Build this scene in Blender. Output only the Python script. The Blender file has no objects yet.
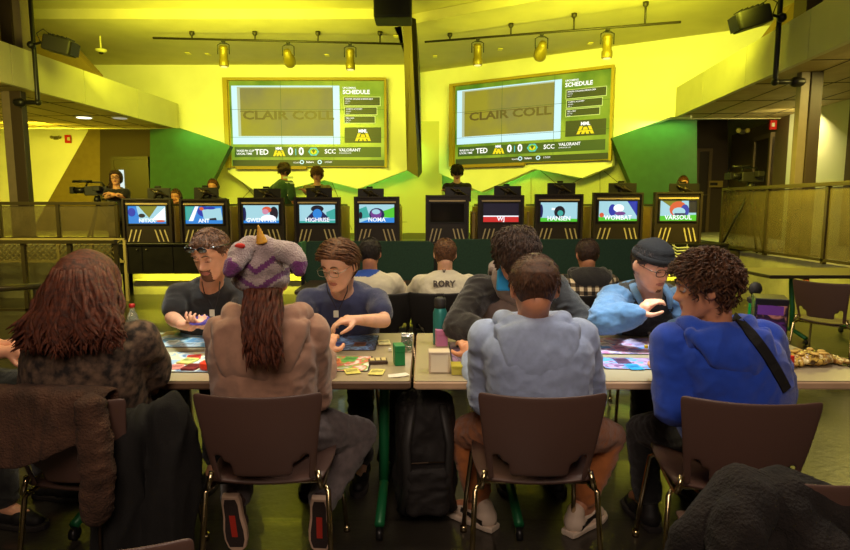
import bpy, bmesh, math, random
from mathutils import Vector, Matrix, noise
R=random.Random(7)
V=Vector
PI=math.pi
F=590.0; CH=1.46; PT=math.atan(70/590.0)
scn=bpy.context.scene
COL=scn.collection
def W(px,py,Y):
    "point at depth Y (metres in front of the camera) seen at photo position px,py"
    u=(px-425)/F; v=(275-py)/F
    y=math.cos(PT)+v*math.sin(PT); z=-math.sin(PT)+v*math.cos(PT)
    return V((u/y*Y, Y, CH+z/y*Y))
def onz(px,py,z0):
    v=(275-py)/F
    y=math.cos(PT)+v*math.sin(PT); z=-math.sin(PT)+v*math.cos(PT)
    return W(px,py,(z0-CH)/z*y)
# ---------------------------------------------------------------- materials
MATS={}
def mat(name,col,rough=.6,metal=0,bump=0,bs=200,var=0,vs=8,emit=0,spec=.5,alpha=1,trans=0,coat=0,sheen=0,col2=None,col3=None):
    if name in MATS: return MATS[name]
    m=bpy.data.materials.new(name); m.use_nodes=True; nt=m.node_tree; b=nt.nodes['Principled BSDF']
    c=(col[0],col[1],col[2],1)
    b.inputs['Base Color'].default_value=c
    b.inputs['Roughness'].default_value=rough; b.inputs['Metallic'].default_value=metal
    b.inputs['Specular IOR Level'].default_value=spec
    if coat: b.inputs['Coat Weight'].default_value=coat
    if sheen: b.inputs['Sheen Weight'].default_value=sheen
    if trans: b.inputs['Transmission Weight'].default_value=trans
    if alpha<1: b.inputs['Alpha'].default_value=alpha
    tc=nt.nodes.new('ShaderNodeTexCoord')
    if var or col2:
        n=nt.nodes.new('ShaderNodeTexNoise'); n.inputs['Scale'].default_value=vs; n.inputs['Detail'].default_value=5
        nt.links.new(tc.outputs['Object'],n.inputs['Vector'])
        r=nt.nodes.new('ShaderNodeValToRGB'); nt.links.new(n.outputs['Fac'],r.inputs['Fac'])
        e=r.color_ramp.elements
        a=.35; z=.65
        e[0].position=a; e[1].position=z
        if col2:
            e[0].color=c; e[1].color=(*col2,1)
            if col3:
                q=e.new(.5); q.color=(*col3,1)
        else:
            e[0].color=tuple(max(0,x*(1-var)) for x in col)+(1,); e[1].color=tuple(min(1,x*(1+var)) for x in col)+(1,)
        if not emit: nt.links.new(r.outputs['Color'],b.inputs['Base Color'])
        if emit: nt.links.new(r.outputs['Color'],b.inputs['Emission Color'])
    if emit:
        b.inputs['Emission Strength'].default_value=emit
        if not (var or col2): b.inputs['Emission Color'].default_value=c
        b.inputs['Base Color'].default_value=(.02,.02,.02,1)
    if bump:
        n=nt.nodes.new('ShaderNodeTexNoise'); n.inputs['Scale'].default_value=bs; n.inputs['Detail'].default_value=3
        nt.links.new(tc.outputs['Object'],n.inputs['Vector'])
        bp=nt.nodes.new('ShaderNodeBump'); bp.inputs['Strength'].default_value=bump; bp.inputs['Distance'].default_value=.01
        nt.links.new(n.outputs['Fac'],bp.inputs['Height']); nt.links.new(bp.outputs['Normal'],b.inputs['Normal'])
    MATS[name]=m; return m
def sr(r,g,b):  # sRGB 0-255 to linear
    f=lambda c:(c/255/12.92) if c<=10 else ((c/255+.055)/1.055)**2.4
    return (f(r),f(g),f(b))
def emi(name,r,g,b,s=1.0): return mat(name,sr(r,g,b),emit=s,rough=.5)
# ---------------------------------------------------------------- mesh builder
def basis(d,up=V((0,0,1))):
    d=d.normalized()
    s=d.cross(up)
    if s.length<1e-4: s=d.cross(V((1,0,0)))
    s.normalize(); u=s.cross(d).normalized()
    return s,u
class MB:
    def __init__(s): s.b=bmesh.new(); s.mats=[]; s.cm=0
    def m(s,mt):
        if mt not in s.mats: s.mats.append(mt)
        s.cm=s.mats.index(mt); return s
    def f(s,vs):
        try:
            q=s.b.faces.new(vs); q.material_index=s.cm; return q
        except ValueError: return None
    def v(s,p): return s.b.verts.new(p)
    def loft(s,rings,cap=True,close=False):
        rv=[[s.v(p) for p in r] for r in rings]
        n=len(rv[0])
        rng=range(len(rv)) if close else range(len(rv)-1)
        for i in rng:
            a=rv[i]; b=rv[(i+1)%len(rv)]
            for j in range(n):
                s.f((a[j],a[(j+1)%n],b[(j+1)%n],b[j]))
        if cap and not close:
            s.f(rv[0][::-1]); s.f(rv[-1])
        return s
    def box(s,c,size,rot=None,M=None):
        c=V(c); h=[x/2 for x in size]; ps=[]
        for z in (-1,1):
            r=[]
            for x,y in ((-1,-1),(1,-1),(1,1),(-1,1)):
                p=V((x*h[0],y*h[1],z*h[2]))
                if rot: p=rot@p
                p=p+c
                if M: p=M@p
                r.append(p)
            ps.append(r)
        return s.loft(ps)
    def bb(s,x0,x1,y0,y1,z0,z1): return s.box(((x0+x1)/2,(y0+y1)/2,(z0+z1)/2),(abs(x1-x0),abs(y1-y0),abs(z1-z0)))
    def rbox(s,c,size,r=.01,rot=None,seg=3):
        "box with vertical edges rounded"
        c=V(c); rings=[]
        prof=[]
        for cx,cy,a0 in ((1,1,0),(-1,1,90),(-1,-1,180),(1,-1,270)):
            for k in range(seg+1):
                a=math.radians(a0+90*k/seg)
                prof.append((cx*(size[0]/2-r)+r*math.cos(a),cy*(size[1]/2-r)+r*math.sin(a)))
        q=min(r*.5,size[2]*.2)
        for z,sc in ((-size[2]/2,1-2*q/max(size[0],size[1])),(-size[2]/2+q,1),(size[2]/2-q,1),(size[2]/2,1-2*q/max(size[0],size[1]))):
            ring=[]
            for x,y in prof:
                p=V((x*sc,y*sc,z))
                if rot: p=rot@p
                ring.append(p+c)
            rings.append(ring)
        return s.loft(rings)
    def tube(s,pts,rad,seg=10,cap=True,up=None,ecc=1.0):
        pts=[V(p) for p in pts]; n=len(pts)
        if not hasattr(rad,'__len__'): rad=[rad]*n
        rings=[]; pu=up or V((0,0,1))
        for i,p in enumerate(pts):
            d=(pts[min(i+1,n-1)]-pts[max(i-1,0)])
            if d.length<1e-7: d=V((0,0,1))
            d.normalize()
            sd=d.cross(pu)
            if sd.length<.05: sd=d.cross(V((1,.3,.1)))
            sd.normalize(); u=sd.cross(d).normalized()
            if i>0:
                # keep frames aligned
                u2=(prev-d*prev.dot(d))
                if u2.length>1e-4: u=u2.normalized(); sd=d.cross(u).normalized()
            prev=u
            rings.append([p+sd*math.cos(2*PI*k/seg)*rad[i]*ecc+u*math.sin(2*PI*k/seg)*rad[i] for k in range(seg)])
        return s.loft(rings,cap)
    def cap(s,a,b,ra,rb,seg=12):
        "tapered capsule, closed"
        a=V(a); b=V(b); d=b-a; L=d.length
        if L<1e-5: return s.ell(a,(ra,ra,ra))
        d/=L; pts=[];rad=[]
        for k in range(5):
            t=k/4*PI/2; pts.append(a-d*ra*math.cos(t)); rad.append(max(ra*math.sin(t),.0006))
        for k in range(5):
            t=k/4*PI/2; pts.append(b+d*rb*math.sin(t)); rad.append(max(rb*math.cos(t),.0006))
        return s.tube(pts,rad,seg)
    def chain(s,pts,rad,seg=14):
        for i in range(len(pts)-1): s.cap(pts[i],pts[i+1],rad[i],rad[i+1],seg)
        return s
    def ell(s,c,r,rot=None,nu=16,nv=10):
        c=V(c); rings=[]
        for j in range(1,nv):
            t=PI*j/nv; ring=[]
            for i in range(nu):
                a=2*PI*i/nu; p=V((r[0]*math.sin(t)*math.cos(a),r[1]*math.sin(t)*math.sin(a),-r[2]*math.cos(t)))
                if rot: p=rot@p
                ring.append(p+c)
            rings.append(ring)
        rv=[[s.v(p) for p in rr] for rr in rings]
        for i in range(len(rv)-1):
            for j in range(nu): s.f((rv[i][j],rv[i][(j+1)%nu],rv[i+1][(j+1)%nu],rv[i+1][j]))
        p0=V((0,0,-r[2])); p1=V((0,0,r[2]))
        if rot: p0=rot@p0;p1=rot@p1
        a=s.v(p0+c); b=s.v(p1+c)
        for j in range(nu):
            s.f((a,rv[0][(j+1)%nu],rv[0][j])); s.f((b,rv[-1][j],rv[-1][(j+1)%nu]))
        return s
    def lathe(s,prof,c=(0,0,0),seg=24,rot=None):
        c=V(c); rings=[]
        for r,z in prof:
            ring=[]
            for k in range(seg):
                p=V((r*math.cos(2*PI*k/seg),r*math.sin(2*PI*k/seg),z))
                if rot: p=rot@p
                ring.append(p+c)
            rings.append(ring)
        return s.loft(rings)
    def prism(s,poly,off):
        "closed prism: polygon (list of Vector) extruded by vector off"
        off=V(off); return s.loft([[V(p) for p in poly],[V(p)+off for p in poly]])
    def poly(s,pts): return s.f([s.v(p) for p in pts])
    def text(s,body,M,size=.1,align='LEFT',bold=.0,ext=0):
        cu=bpy.data.curves.new('t','FONT'); cu.body=body; cu.size=size; cu.align_x=align; cu.align_y='CENTER'; cu.offset=bold; cu.extrude=ext
        cu.resolution_u=2
        o=bpy.data.objects.new('t',cu); COL.objects.link(o)
        dg=bpy.context.evaluated_depsgraph_get(); me=bpy.data.meshes.new_from_object(o.evaluated_get(dg))
        vs=[s.v(M@v.co) for v in me.vertices]
        for p in me.polygons: s.f([vs[i] for i in p.vertices])
        bpy.data.objects.remove(o); bpy.data.curves.remove(cu); bpy.data.meshes.remove(me); return s
    def mesh(s,name,sm=None):
        bmesh.ops.recalc_face_normals(s.b,faces=s.b.faces[:]) if s.b.faces else None
        me=bpy.data.meshes.new(name); s.b.to_mesh(me); s.b.free()
        for mt in s.mats: me.materials.append(mt)
        if sm=='s':
            for p in me.polygons: p.use_smooth=True
        elif sm: 
            try: me.shade_auto_smooth
            except Exception: pass
        return me
    def build(s,name,mt=None,parent=None,sm=False,bev=0,w=True,flip=None,raw=False):
        "w=True: coordinates are world coordinates"
        if mt and not s.mats: s.mats=[mt]
        if raw:
            me=bpy.data.meshes.new(name); s.b.to_mesh(me); s.b.free()
            for q in s.mats: me.materials.append(q)
        else: me=s.mesh(name)
        if sm:
            for p in me.polygons: p.use_smooth=True
        return place(name,me,parent,w,bev,sm)
def wm(o):
    M=o.matrix_basis.copy()
    return wm(o.parent)@M if o.parent else M
def place(name,me,parent=None,w=True,bev=0,sm=False):
    o=bpy.data.objects.new(name,me)
    if parent is not None:
        if w: me.transform(wm(parent).inverted())
        o.parent=parent
    elif w and len(me.vertices):
        xs=[v.co for v in me.vertices]
        c=V(((min(p.x for p in xs)+max(p.x for p in xs))/2,(min(p.y for p in xs)+max(p.y for p in xs))/2,min(p.z for p in xs)))
        me.transform(Matrix.Translation(-c)); o.location=c
    COL.objects.link(o)
    if bev:
        md=o.modifiers.new('bevel','BEVEL'); md.width=bev; md.segments=2; md.limit_method='ANGLE'; md.angle_limit=.6
    return o
from mathutils.bvhtree import BVHTree
def project(pix,obj,off=.004,lift=0):
    "points of the photo positions pix on the surface of obj (mesh child), raised by off"
    vs=[];ps=[]
    for ob in (obj if isinstance(obj,list) else [obj]):
        M=wm(ob); n0=len(vs); vs+=[M@v.co for v in ob.data.vertices]; ps+=[tuple(i+n0 for i in p.vertices) for p in ob.data.polygons]
    bv=BVHTree.FromPolygons(vs,ps); O=V((0,0,CH)); out=[]
    for px,py in pix:
        d=(W(px,py,1)-O).normalized(); h=bv.ray_cast(O,d)
        out.append((h[0]+h[1]*off,h[1]) if h[0] else None)
    return out
def kid(par,nm): return [o for o in COL.objects if o.parent==par and o.name.split('.')[0]==nm][0]
def tag(o,label=None,cat=None,group=None,kind=None):
    if label: o['label']=label
    if cat: o['category']=cat
    if group: o['group']=group
    if kind: o['kind']=kind
    return o
def thing(name,label,cat,loc=(0,0,0),rz=0,group=None):
    o=bpy.data.objects.new(name,None); COL.objects.link(o); o.location=loc; o.rotation_euler=(0,0,rz); o.empty_display_size=.1
    bpy.context.view_layer.update()
    return tag(o,label,cat,group)
def struct(name,mb,mt,**k): return tag(mb.build(name,mt,**k),kind='structure')
def dup(root,loc,rz=0,label=None,group=None,scale=None):
    def cp(o,par):
        c=o.copy(); COL.objects.link(c)
        if par: c.parent=par
        for ch in [x for x in COL.objects if x.parent==o]: cp(ch,c)
        return c
    r=cp(root,None); r.location=loc; r.rotation_euler=(0,0,rz)
    if scale: r.scale=(scale,)*3
    if label: r['label']=label
    if group: r['group']=group
    return r
def remesh(mb,voxel,sm=4,name='m',fac=.5):
    me=mb.mesh(name); o=bpy.data.objects.new(name,me); COL.objects.link(o)
    md=o.modifiers.new('r','REMESH'); md.mode='VOXEL'; md.voxel_size=voxel; md.use_smooth_shade=True
    if sm:
        m2=o.modifiers.new('s','SMOOTH'); m2.factor=fac; m2.iterations=sm
    dg=bpy.context.evaluated_depsgraph_get(); r=bpy.data.meshes.new_from_object(o.evaluated_get(dg))
    bpy.data.objects.remove(o); bpy.data.meshes.remove(me); r.name=name
    return r
def setmat(me,*ms):
    me.materials.clear()
    for m in ms: me.materials.append(m)
def folds(me,amp,fr=9,seed=0,stretch=(1,1,1.7)):
    so=V((seed*3.1,seed*1.7,seed*.9))
    nn=[v.normal.copy() for v in me.vertices]
    for v,n in zip(me.vertices,nn):
        p=V((v.co.x*stretch[0],v.co.y*stretch[1],v.co.z*stretch[2]))*fr+so
        w=noise.noise_vector(p*.6)*.5
        a=noise.noise(p+w); b=noise.noise(p*2.3+w+V((5,5,5)))
        v.co+=n*amp*((1-abs(a)*2.4)+.45*(1-abs(b)*2.4))*.8
# ================================================================ camera
cam=bpy.data.objects.new('camera',bpy.data.cameras.new('camera')); COL.objects.link(cam)
cam.location=(0,0,CH); cam.rotation_euler=(PI/2-PT,0,0); cam.data.sensor_width=36; cam.data.lens=36*F/850; cam.data.clip_end=100
scn.camera=cam
scn.view_settings.view_transform='Standard'; scn.view_settings.look='None'; scn.view_settings.gamma=1; scn.view_settings.exposure=0
wd=bpy.data.worlds.new('world'); scn.world=wd; wd.use_nodes=True
wd.node_tree.nodes['Background'].inputs[0].default_value=(1,.72,.35,1); wd.node_tree.nodes['Background'].inputs[1].default_value=.012
# ================================================================ shell materials
M_wall=mat('pale_wall_paint',(.80,.78,.70),rough=.65,var=.04,vs=1.5)
M_ceil=mat('ceiling_paint',(.62,.60,.52),rough=.7,var=.04,vs=2)
M_green=mat('green_wall_paint',sr(44,84,52),rough=.6,bump=.15,bs=90,var=.08,vs=6)
M_speck=mat('speckled_acoustic_panel',sr(190,190,150),rough=.85,bump=.4,bs=260,var=.14,vs=90)
M_brown=mat('brown_wall_paint',sr(84,68,50),rough=.7,bump=.1,bs=80,var=.06)
M_dark=mat('dark_trim',sr(34,27,23),rough=.5,var=.1)
M_blk=mat('black_metal',(.012,.011,.011),rough=.4,metal=.3)
M_blk2=mat('matte_black_plastic',(.018,.016,.015),rough=.6)
M_conc=mat('lit_concrete',sr(170,165,140),rough=.7,bump=.3,bs=30,var=.18,vs=3)
M_steel=mat('brushed_steel',sr(150,140,120),rough=.35,metal=.85)
M_cream=mat('cream_strip',sr(225,205,165),rough=.4)
def floor_mat():
    m=mat('polished_concrete_floor',(.040,.034,.026),rough=.34,spec=.6,coat=.25,var=.35,vs=2.2,bump=.25,bs=22)
    nt=m.node_tree
    br=nt.nodes.new('ShaderNodeTexBrick'); br.inputs['Scale'].default_value=1; br.inputs['Mortar Size'].default_value=.006; br.inputs['Brick Width'].default_value=1.8; br.inputs['Row Height'].default_value=1.8; br.offset=0
    br.inputs['Color1'].default_value=(1,1,1,1); br.inputs['Color2'].default_value=(.9,.9,.9,1); br.inputs['Mortar'].default_value=(.3,.3,.3,1)
    tc=[n for n in nt.nodes if n.type=='TEX_COORD'][0]; nt.links.new(tc.outputs['Object'],br.inputs['Vector'])
    mx=nt.nodes.new('ShaderNodeMix'); mx.data_type='RGBA'; mx.blend_type='MULTIPLY'; mx.inputs[0].default_value=1
    rp=[n for n in nt.nodes if n.type=='VALTORGB'][0]
    nt.links.new(rp.outputs['Color'],mx.inputs[6]); nt.links.new(br.outputs['Color'],mx.inputs[7])
    nt.links.new(mx.outputs[2],nt.nodes['Principled BSDF'].inputs['Base Color'])
    return m
struct('floor',MB().bb(-13,10,-4,20,-.2,0),floor_mat())
SZ=.73   # height of the stage and side platforms
# enclosing shell
struct('wall_left',MB().bb(-13.2,-13,-4,20,-.2,7.2),M_wall)
struct('wall_right',MB().bb(10,10.2,-4,20,-.2,7.2),M_wall)
struct('wall_rear',MB().bb(-13,10,-4.2,-4,-.2,7.2),M_brown)
struct('wall_end',MB().bb(-13,10,20,20.2,-.2,7.2),M_brown)
struct('ceiling',MB().bb(-13.2,10.2,-4.2,20.2,7.2,7.4),M_ceil)
# two folding front walls meeting at the prow
OL=V((-.46,15,0)); uL=V((-1,0,0)); nL=V((0,-1,0))
OR=V((-.35,15.98,0)); uR=V((.857,-.516,0)); nR=V((-.516,-.857,0))
def hitw(px,py,O,u,off=0):
    "point on a vertical wall through O along u, moved off towards the room"
    n=nL if u is uL else nR
    o=O+n*off; a=W(px,py,1)-V((0,0,CH)); 
    # solve a*t = o + u*s in xy
    det=a.x*(-u.y)+a.y*u.x
    t=(o.x*(-u.y)+o.y*u.x)/det
    return V((0,0,CH))+a*t
def wallpanel(pix,O,u,off,thick,mt,name,struct_=True):
    n=nL if u is uL else nR
    pts=[hitw(x,y,O,u,off) for x,y in pix]
    return MB().prism(pts,-n*thick)
# upper overhanging yellow walls with V-shaped lower edges
ZT=4.88
def toppix(px,O,u): # pixel y of height ZT on this wall
    lo,hi=-200,400
    for _ in range(50):
        m=(lo+hi)/2
        if hitw(px,m,O,u).z>ZT: lo=m
        else: hi=m
    return lo
pl=[(40,toppix(40,OL,uL)-60),(406,toppix(406,OL,uL)-60),(407,170),(358,189),(324,180),(262,196),(228,172),(228,145),(150,128),(40,128)]
struct('wall_stage_left',wallpanel(pl,OL,uL,0,.25,M_wall,''),M_wall)
pr=[(413,toppix(413,OR,uR)-60),(800,toppix(800,OR,uR)-70),(800,52),(697,102),(690,117),(671,117),(614,137),(612,166),(582,178),(534,169),(481,192),(423,166),(413,162)]
struct('wall_stage_right',wallpanel(pr,OR,uR,0,.25,M_wall,''),M_wall)
# lower recessed acoustic walls behind
def wallv(O,u,n,s0,s1,off,z0,z1,th): # rectangular slab
    a=O+u*s0+n*off; b=O+u*s1+n*off
    p=[V((a.x,a.y,z0)),V((b.x,b.y,z0)),V((b.x,b.y,z1)),V((a.x,a.y,z1))]
    return MB().prism(p,-n*th)
struct('wall_low_left',wallv(OL,uL,nL,-.9,6.4,-.55,0,3.6,.2),M_speck)
struct('wall_low_right',wallv(OR,uR,nR,.3,6.1,-.5,0,3.6,.2),M_speck)
# thin joints scored in the acoustic panels
mb=MB()
for a,b in (((236,205),(262,178)),((262,178),(300,205)),((300,178),(330,205)),((330,178),(352,230)),((356,222),(407,222)),((236,175),(262,205))):
    p=hitw(*a,OL,uL,-.55+.004) ; q=hitw(*b,OL,uL,-.55+.004); mb.tube([p,q],.006,4)
struct('trim_1',mb,M_dark)
mb=MB()
for a,b in (((560,190),(600,168)),((600,168),(640,200)),((540,170),(570,195)),((524,210),(700,208)),((531,178),(531,230)),((600,168),(600,230)),((570,195),(540,212))):
    p=hitw(*a,OR,uR,-.5+.004) ; q=hitw(*b,OR,uR,-.5+.004); mb.tube([p,q],.006,4)
struct('trim_2',mb,M_dark)
# stepped ceiling over the stage
M_ceil2=mat('stage_ceiling_paint',(.50,.45,.30),rough=.7,var=.05,vs=2)
for nm,O,u,n in (('ceiling_step_left',OL,uL,nL),('ceiling_step_right',OR,uR,nR)):
    o0=0
    for k,(z,o1) in enumerate(((4.88,3.6),(5.06,5.0),(5.30,6.6),(5.6,9.0))):
        s0=-.0
        mb=MB()
        a=O+u*s0+n*o0; b=O+u*9.6+n*o0; c=O+u*9.6+n*o1; d=O+u*s0+n*o1
        if o0==0: a-=n*.3; b-=n*.3
        if u is uR:   # mitre along the fold
            m_=V((-.06,-1,0)).normalized(); 
            k1=(a-O).dot(n)/m_.dot(n); a=O+m_*k1; k2=(d-O).dot(n)/m_.dot(n); d=O+m_*k2
        mb.prism([V((p.x,p.y,z)) for p in (a,b,c,d)],V((0,0,.9)))
        struct('ceiling_stage_%s%s'%('left' if u is uL else 'right','' ),mb,M_ceil2)
        o0=o1
# prow fin between the two walls
mb=MB()
q=[W(403,17,10.9),W(411,17,11.0),W(418,177,14.6),W(407,170,14.75)]
mb.prism(q,V((0,.18,0)))
struct('trim_3',mb,mat('prow_paint',sr(150,135,95),rough=.6,bump=.2,bs=120))
mb=MB(); q=[W(410.5,17,11.1),W(416,19,11.1),W(420,66,12.9),W(422,172,15.0),W(418,177.5,14.65)]
mb.prism(q,V((0,.3,0))); struct('trim_4',mb,M_dark)
# green side walls
def gwall(name,pix,Y,mt,th=.25,zb=SZ):
    pts=[W(x,y,Y) for x,y in pix]
    return struct(name,MB().prism(pts,V((0,th,0))),mt)
gwall('wall_green_left',[(150,129),(180,128),(216,140),(230,146),(172,262),(150,262)],14.2,M_green)
gwall('wall_green_right',[(697,117),(671,117),(634,130),(612,138),(664,262),(697,262)],13.0,M_green)
# pale lower wall surface left of the screens (beyond the green wedge)
# ---------------- stage and platforms
M_stage=mat('stage_deck',sr(50,42,34),rough=.5,var=.2)
sx0=W(118,243,9.2).x-.0; sx1=W(722,237,9.2).x
struct('floor_stage',MB().bb(sx0,5.6,9.35,15.9,SZ-.12,SZ),M_stage)
struct('floor_platform_right',MB().bb(5.0,9.9,2.0,19.9,0,SZ),M_conc)
struct('floor_platform_left',MB().bb(-12.9,sx0-.02,9.35,19.9,SZ-.2,SZ),M_conc)
# ================================================================ balconies
M_fasc=mat('balcony_fascia_panel',sr(190,186,150),rough=.5,var=.03,vs=3)
M_soff=mat('soffit_tile',sr(170,150,110),rough=.7,var=.08,vs=4,bump=.2,bs=60)
ZB=3.3
def balcony(side):
    if side<0:
        e=W(178,128,1.84/.1267); e.z=ZB; f_=W(0,80,1.84/.2038); top=.60
    else:
        e=W(671,118,1.84/.1428); e.z=ZB; f_=W(850,38,1.84/.2702); top=.60
    d=(f_-e); d.z=0; d.normalize(); g=e+d*14
    back=V((9.95 if side>0 else -12.9,0,0))
    zt=ZB+.58
    # floor slab / soffit
    nm='left' if side<0 else 'right'
    # fascia made of panels
    n=V((-d.y,d.x,0)); 
    if n.x*side<0: n=-n
    e2=e+n*.09; g2=g+n*.09
    mb=MB().prism([V((e2.x,e2.y+.0,ZB)),V((g2.x,g2.y,ZB)),V((back.x,g2.y,ZB)),V((back.x,e2.y+.0,ZB))],V((0,0,.22))); struct('ceiling_soffit_'+nm,mb,M_soff)
    L=14; k=0; mb=MB()
    pos=0
    while pos<L:
        a=e+d*(pos+.008); b=e+d*(min(pos+1.75,L)-.008)
        mb.prism([V((a.x,a.y,ZB-.02)),V((b.x,b.y,ZB-.02)),V((b.x,b.y,zt)),V((a.x,a.y,zt))],n*.08)
        pos+=1.75
    a=e; b=V((back.x,e.y,0))
    mb.prism([V((a.x,a.y+.09,ZB-.02)),V((b.x,b.y,ZB-.02)),V((b.x,b.y+.09,zt)),V((a.x,a.y+.09,zt))],V((0,-.08,0)))
    struct('wall_balcony_'+nm,mb,M_fasc)
    # tile joints under the soffit
    mb=MB()
    for k in range(1,7):
        a=e+n*(k*.62); b=g+n*(k*.62); mb.tube([V((a.x,a.y-.1,ZB-.002)),V((b.x,b.y,ZB-.002))],.007,4)
    for k in range(0,9):
        a=e+d*(k*1.5+.6); b=a+n*3.6; mb.tube([V((a.x,a.y,ZB-.002)),V((b.x,b.y,ZB-.002))],.007,4)
    struct('trim_%d'%(5 if side<0 else 6),mb,M_dark)
    return e,d,n
BL=balcony(-1); BR=balcony(1)
# rooms under the balconies
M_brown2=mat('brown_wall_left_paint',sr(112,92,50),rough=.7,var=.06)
YL=17.0
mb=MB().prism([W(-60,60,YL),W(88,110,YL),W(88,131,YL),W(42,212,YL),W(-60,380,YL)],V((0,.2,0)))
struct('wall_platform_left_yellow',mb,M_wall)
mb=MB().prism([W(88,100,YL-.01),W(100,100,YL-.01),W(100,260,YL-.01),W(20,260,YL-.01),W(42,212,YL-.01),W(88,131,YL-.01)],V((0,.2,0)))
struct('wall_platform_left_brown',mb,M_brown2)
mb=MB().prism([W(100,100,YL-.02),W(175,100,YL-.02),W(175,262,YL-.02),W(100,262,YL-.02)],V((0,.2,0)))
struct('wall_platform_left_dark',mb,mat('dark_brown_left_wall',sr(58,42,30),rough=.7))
YR=16.0
mb=MB().prism([W(640,90,YR),W(728,90,YR),W(728,270,YR),W(640,270,YR)],V((0,.2,0)))
struct('wall_platform_right_dark',mb,mat('dark_brown_wall',sr(62,46,38),rough=.7))
# side wall under right balcony running towards the camera
A=W(728,200,16.0); B=W(784,200,12.4); C_=W(906,200,9.2)
def vwall(name,A,B,z0,z1,mt,th=.15):
    d=(B-A); d.z=0; d.normalize(); n=V((-d.y,d.x,0))
    if n.x<0: n=-n
    return struct(name,MB().prism([V((A.x,A.y,z0)),V((B.x,B.y,z0)),V((B.x,B.y,z1)),V((A.x,A.y,z1))],n*th),mt)
vwall('wall_platform_right_brown',A,B,SZ,ZB,mat('olive_brown_wall',sr(96,78,52),rough=.7,var=.05))
M_white=mat('white_wall_paint',sr(205,205,190),rough=.6,var=.03,vs=2)
D1=W(797,200,11.7)
vwall('wall_platform_right_white',B,W(842,200,10.6),SZ,ZB,M_white)
vwall('wall_platform_right_near',W(842,200,10.6),C_,SZ,ZB,M_brown)
# upper dark angular walls above the balconies
M_up=mat('upper_angular_wall',sr(150,125,70),rough=.7,var=.05)
struct('wall_upper_left',MB().prism([W(-80,-60,12.5),W(15,-60,12.5),W(22,7,12.5),W(30,18,12.5),W(47,19,12.5),W(95,72,12.5),W(95,100,12.5),W(-80,100,12.5)],V((0,.3,0))),M_up)
struct('wall_upper_right',MB().prism([W(770,34,10.5),W(797,-2,10.5),W(830,-60,10.5),W(960,-60,10.5),W(960,60,10.5),W(770,60,10.5)],V((0,.3,0))),M_up)
# ================================================================ columns
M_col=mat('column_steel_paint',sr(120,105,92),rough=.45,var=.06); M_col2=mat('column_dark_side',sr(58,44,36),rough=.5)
def column(name,lab,px0,px1,Y,zc):
    a=W(px0,150,Y).x; b=W(px1,150,Y).x
    t=thing(name,lab,'column',((a+b)/2,Y,SZ if px0>400 else SZ))
    w=(b-a)
    # I-section: two flanges and a web
    MB().bb(a,a+w*.42,Y-.03,Y+.08,SZ,zc).build('flange',M_col,t,bev=.006)
    MB().bb(a+w*.44,b,Y-.05,Y+.08,SZ,zc).build('web',M_col2,t,bev=.006)
    MB().bb(a-.03,b+.03,Y-.17,Y+.17,SZ,SZ+.02).build('base_plate',M_blk,t)
    return t
cl=column('steel_column','steel column carrying the left balcony, pipe bracket near its top',6.5,27,9.9,ZB-.0)
cr=column('steel_column','steel column carrying the right balcony, pale wall strip beside it',795,816,8.5,ZB)
# upper columns standing on the balconies
a=W(3,10,9.9).x;b=W(22,10,9.9).x
t=thing('upper_column','dark column rising above the left balcony parapet','column',((a+b)/2,9.9,ZB+.22)); MB().bb(a,a+(b-a)*.6,9.8,10.1,ZB+.22,7.19).build('web',M_col2,t); MB().bb(a+(b-a)*.6,b,9.85,10.1,ZB+.22,7.19).build('flange',M_col,t)
a=W(802,10,8.9).x;b=W(817,10,8.9).x
t=thing('upper_column','dark column rising above the right balcony parapet','column',((a+b)/2,8.9,ZB+.22)); MB().bb(a,b,8.8,9.1,ZB+.22,7.19).build('web',M_col2,t); MB().bb(b,b+.05,8.85,9.1,ZB+.22,7.19).build('flange',M_col,t)
# ================================================================ stage front
def stage_front():
    zt=.88; zb=.41; yf=9.0
    units=[]
    x=sx0; n=10; wdt=(sx1-sx0)/n
    M_cab=mat('black_cabinet',(.014,.012,.011),rough=.35,var=.2)
    t=thing('stage_ledge','long black ledge under the row of gaming kiosks','ledge',((sx0+sx1)/2,yf,SZ+.01))
    MB().bb(sx0,sx1,yf-.05,10.15,.85,zt).build('ledge_top',M_cab,t,bev=.004)
    struct('wall_stage_riser',MB().bb(sx0,sx1,9.42,9.45,SZ+.001,.849),M_cab)
    for k in range(n):
        c=thing('stage_cabinet','black cabinet under the stage ledge, %s'%(['at the left end over the glowing strip','second from the left end','third from the left end','behind the green divider wing','left of centre behind the divider','right of centre behind the divider','behind the divider right of the curly haired head','third from the right end','with a row of pale stripes hung on it','at the right end with a paper on its corner'][k]),'cabinet',(sx0+wdt*(k+.5),yf,zb),0,'cabinets in the stage front')
        MB().bb(sx0+wdt*k+.003,sx0+wdt*(k+1)-.003,yf,9.33,zb,.85).build('body',M_cab,c)
        for s in (0,1):
            xa=sx0+wdt*(k+s*.5)+.008
            d=MB().bb(xa,xa+wdt*.5-.012,yf-.022,yf-.001,zb+.01,.84).build('door',M_cab,c,bev=.003)
            MB().cap(V((xa+wdt*(.42 if s==0 else .07),yf-.03,.79)),V((xa+wdt*(.42 if s==0 else .07),yf-.045,.79)),.012,.012,8).build('knob',M_steel,d,sm=True)
    # recessed plinth lit from the strip
    struct('wall_stage_plinth',MB().bb(sx0,sx1,9.6,9.85,0,SZ-.13),M_conc)
    MBs=MB().bb(sx0+.05,sx1-.1,9.50,9.599,.24,.265); struct('trim_7',MBs,M_conc)
    s=MB().bb(sx0+.05,sx1-.1,9.345,9.375,zb+.0,zb+.03).build('light_strip',emi('strip_glow',235,245,60,4.0))
    tag(s,'glowing yellow green light strip under the stage cabinets','light strip')
stage_front()
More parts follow.
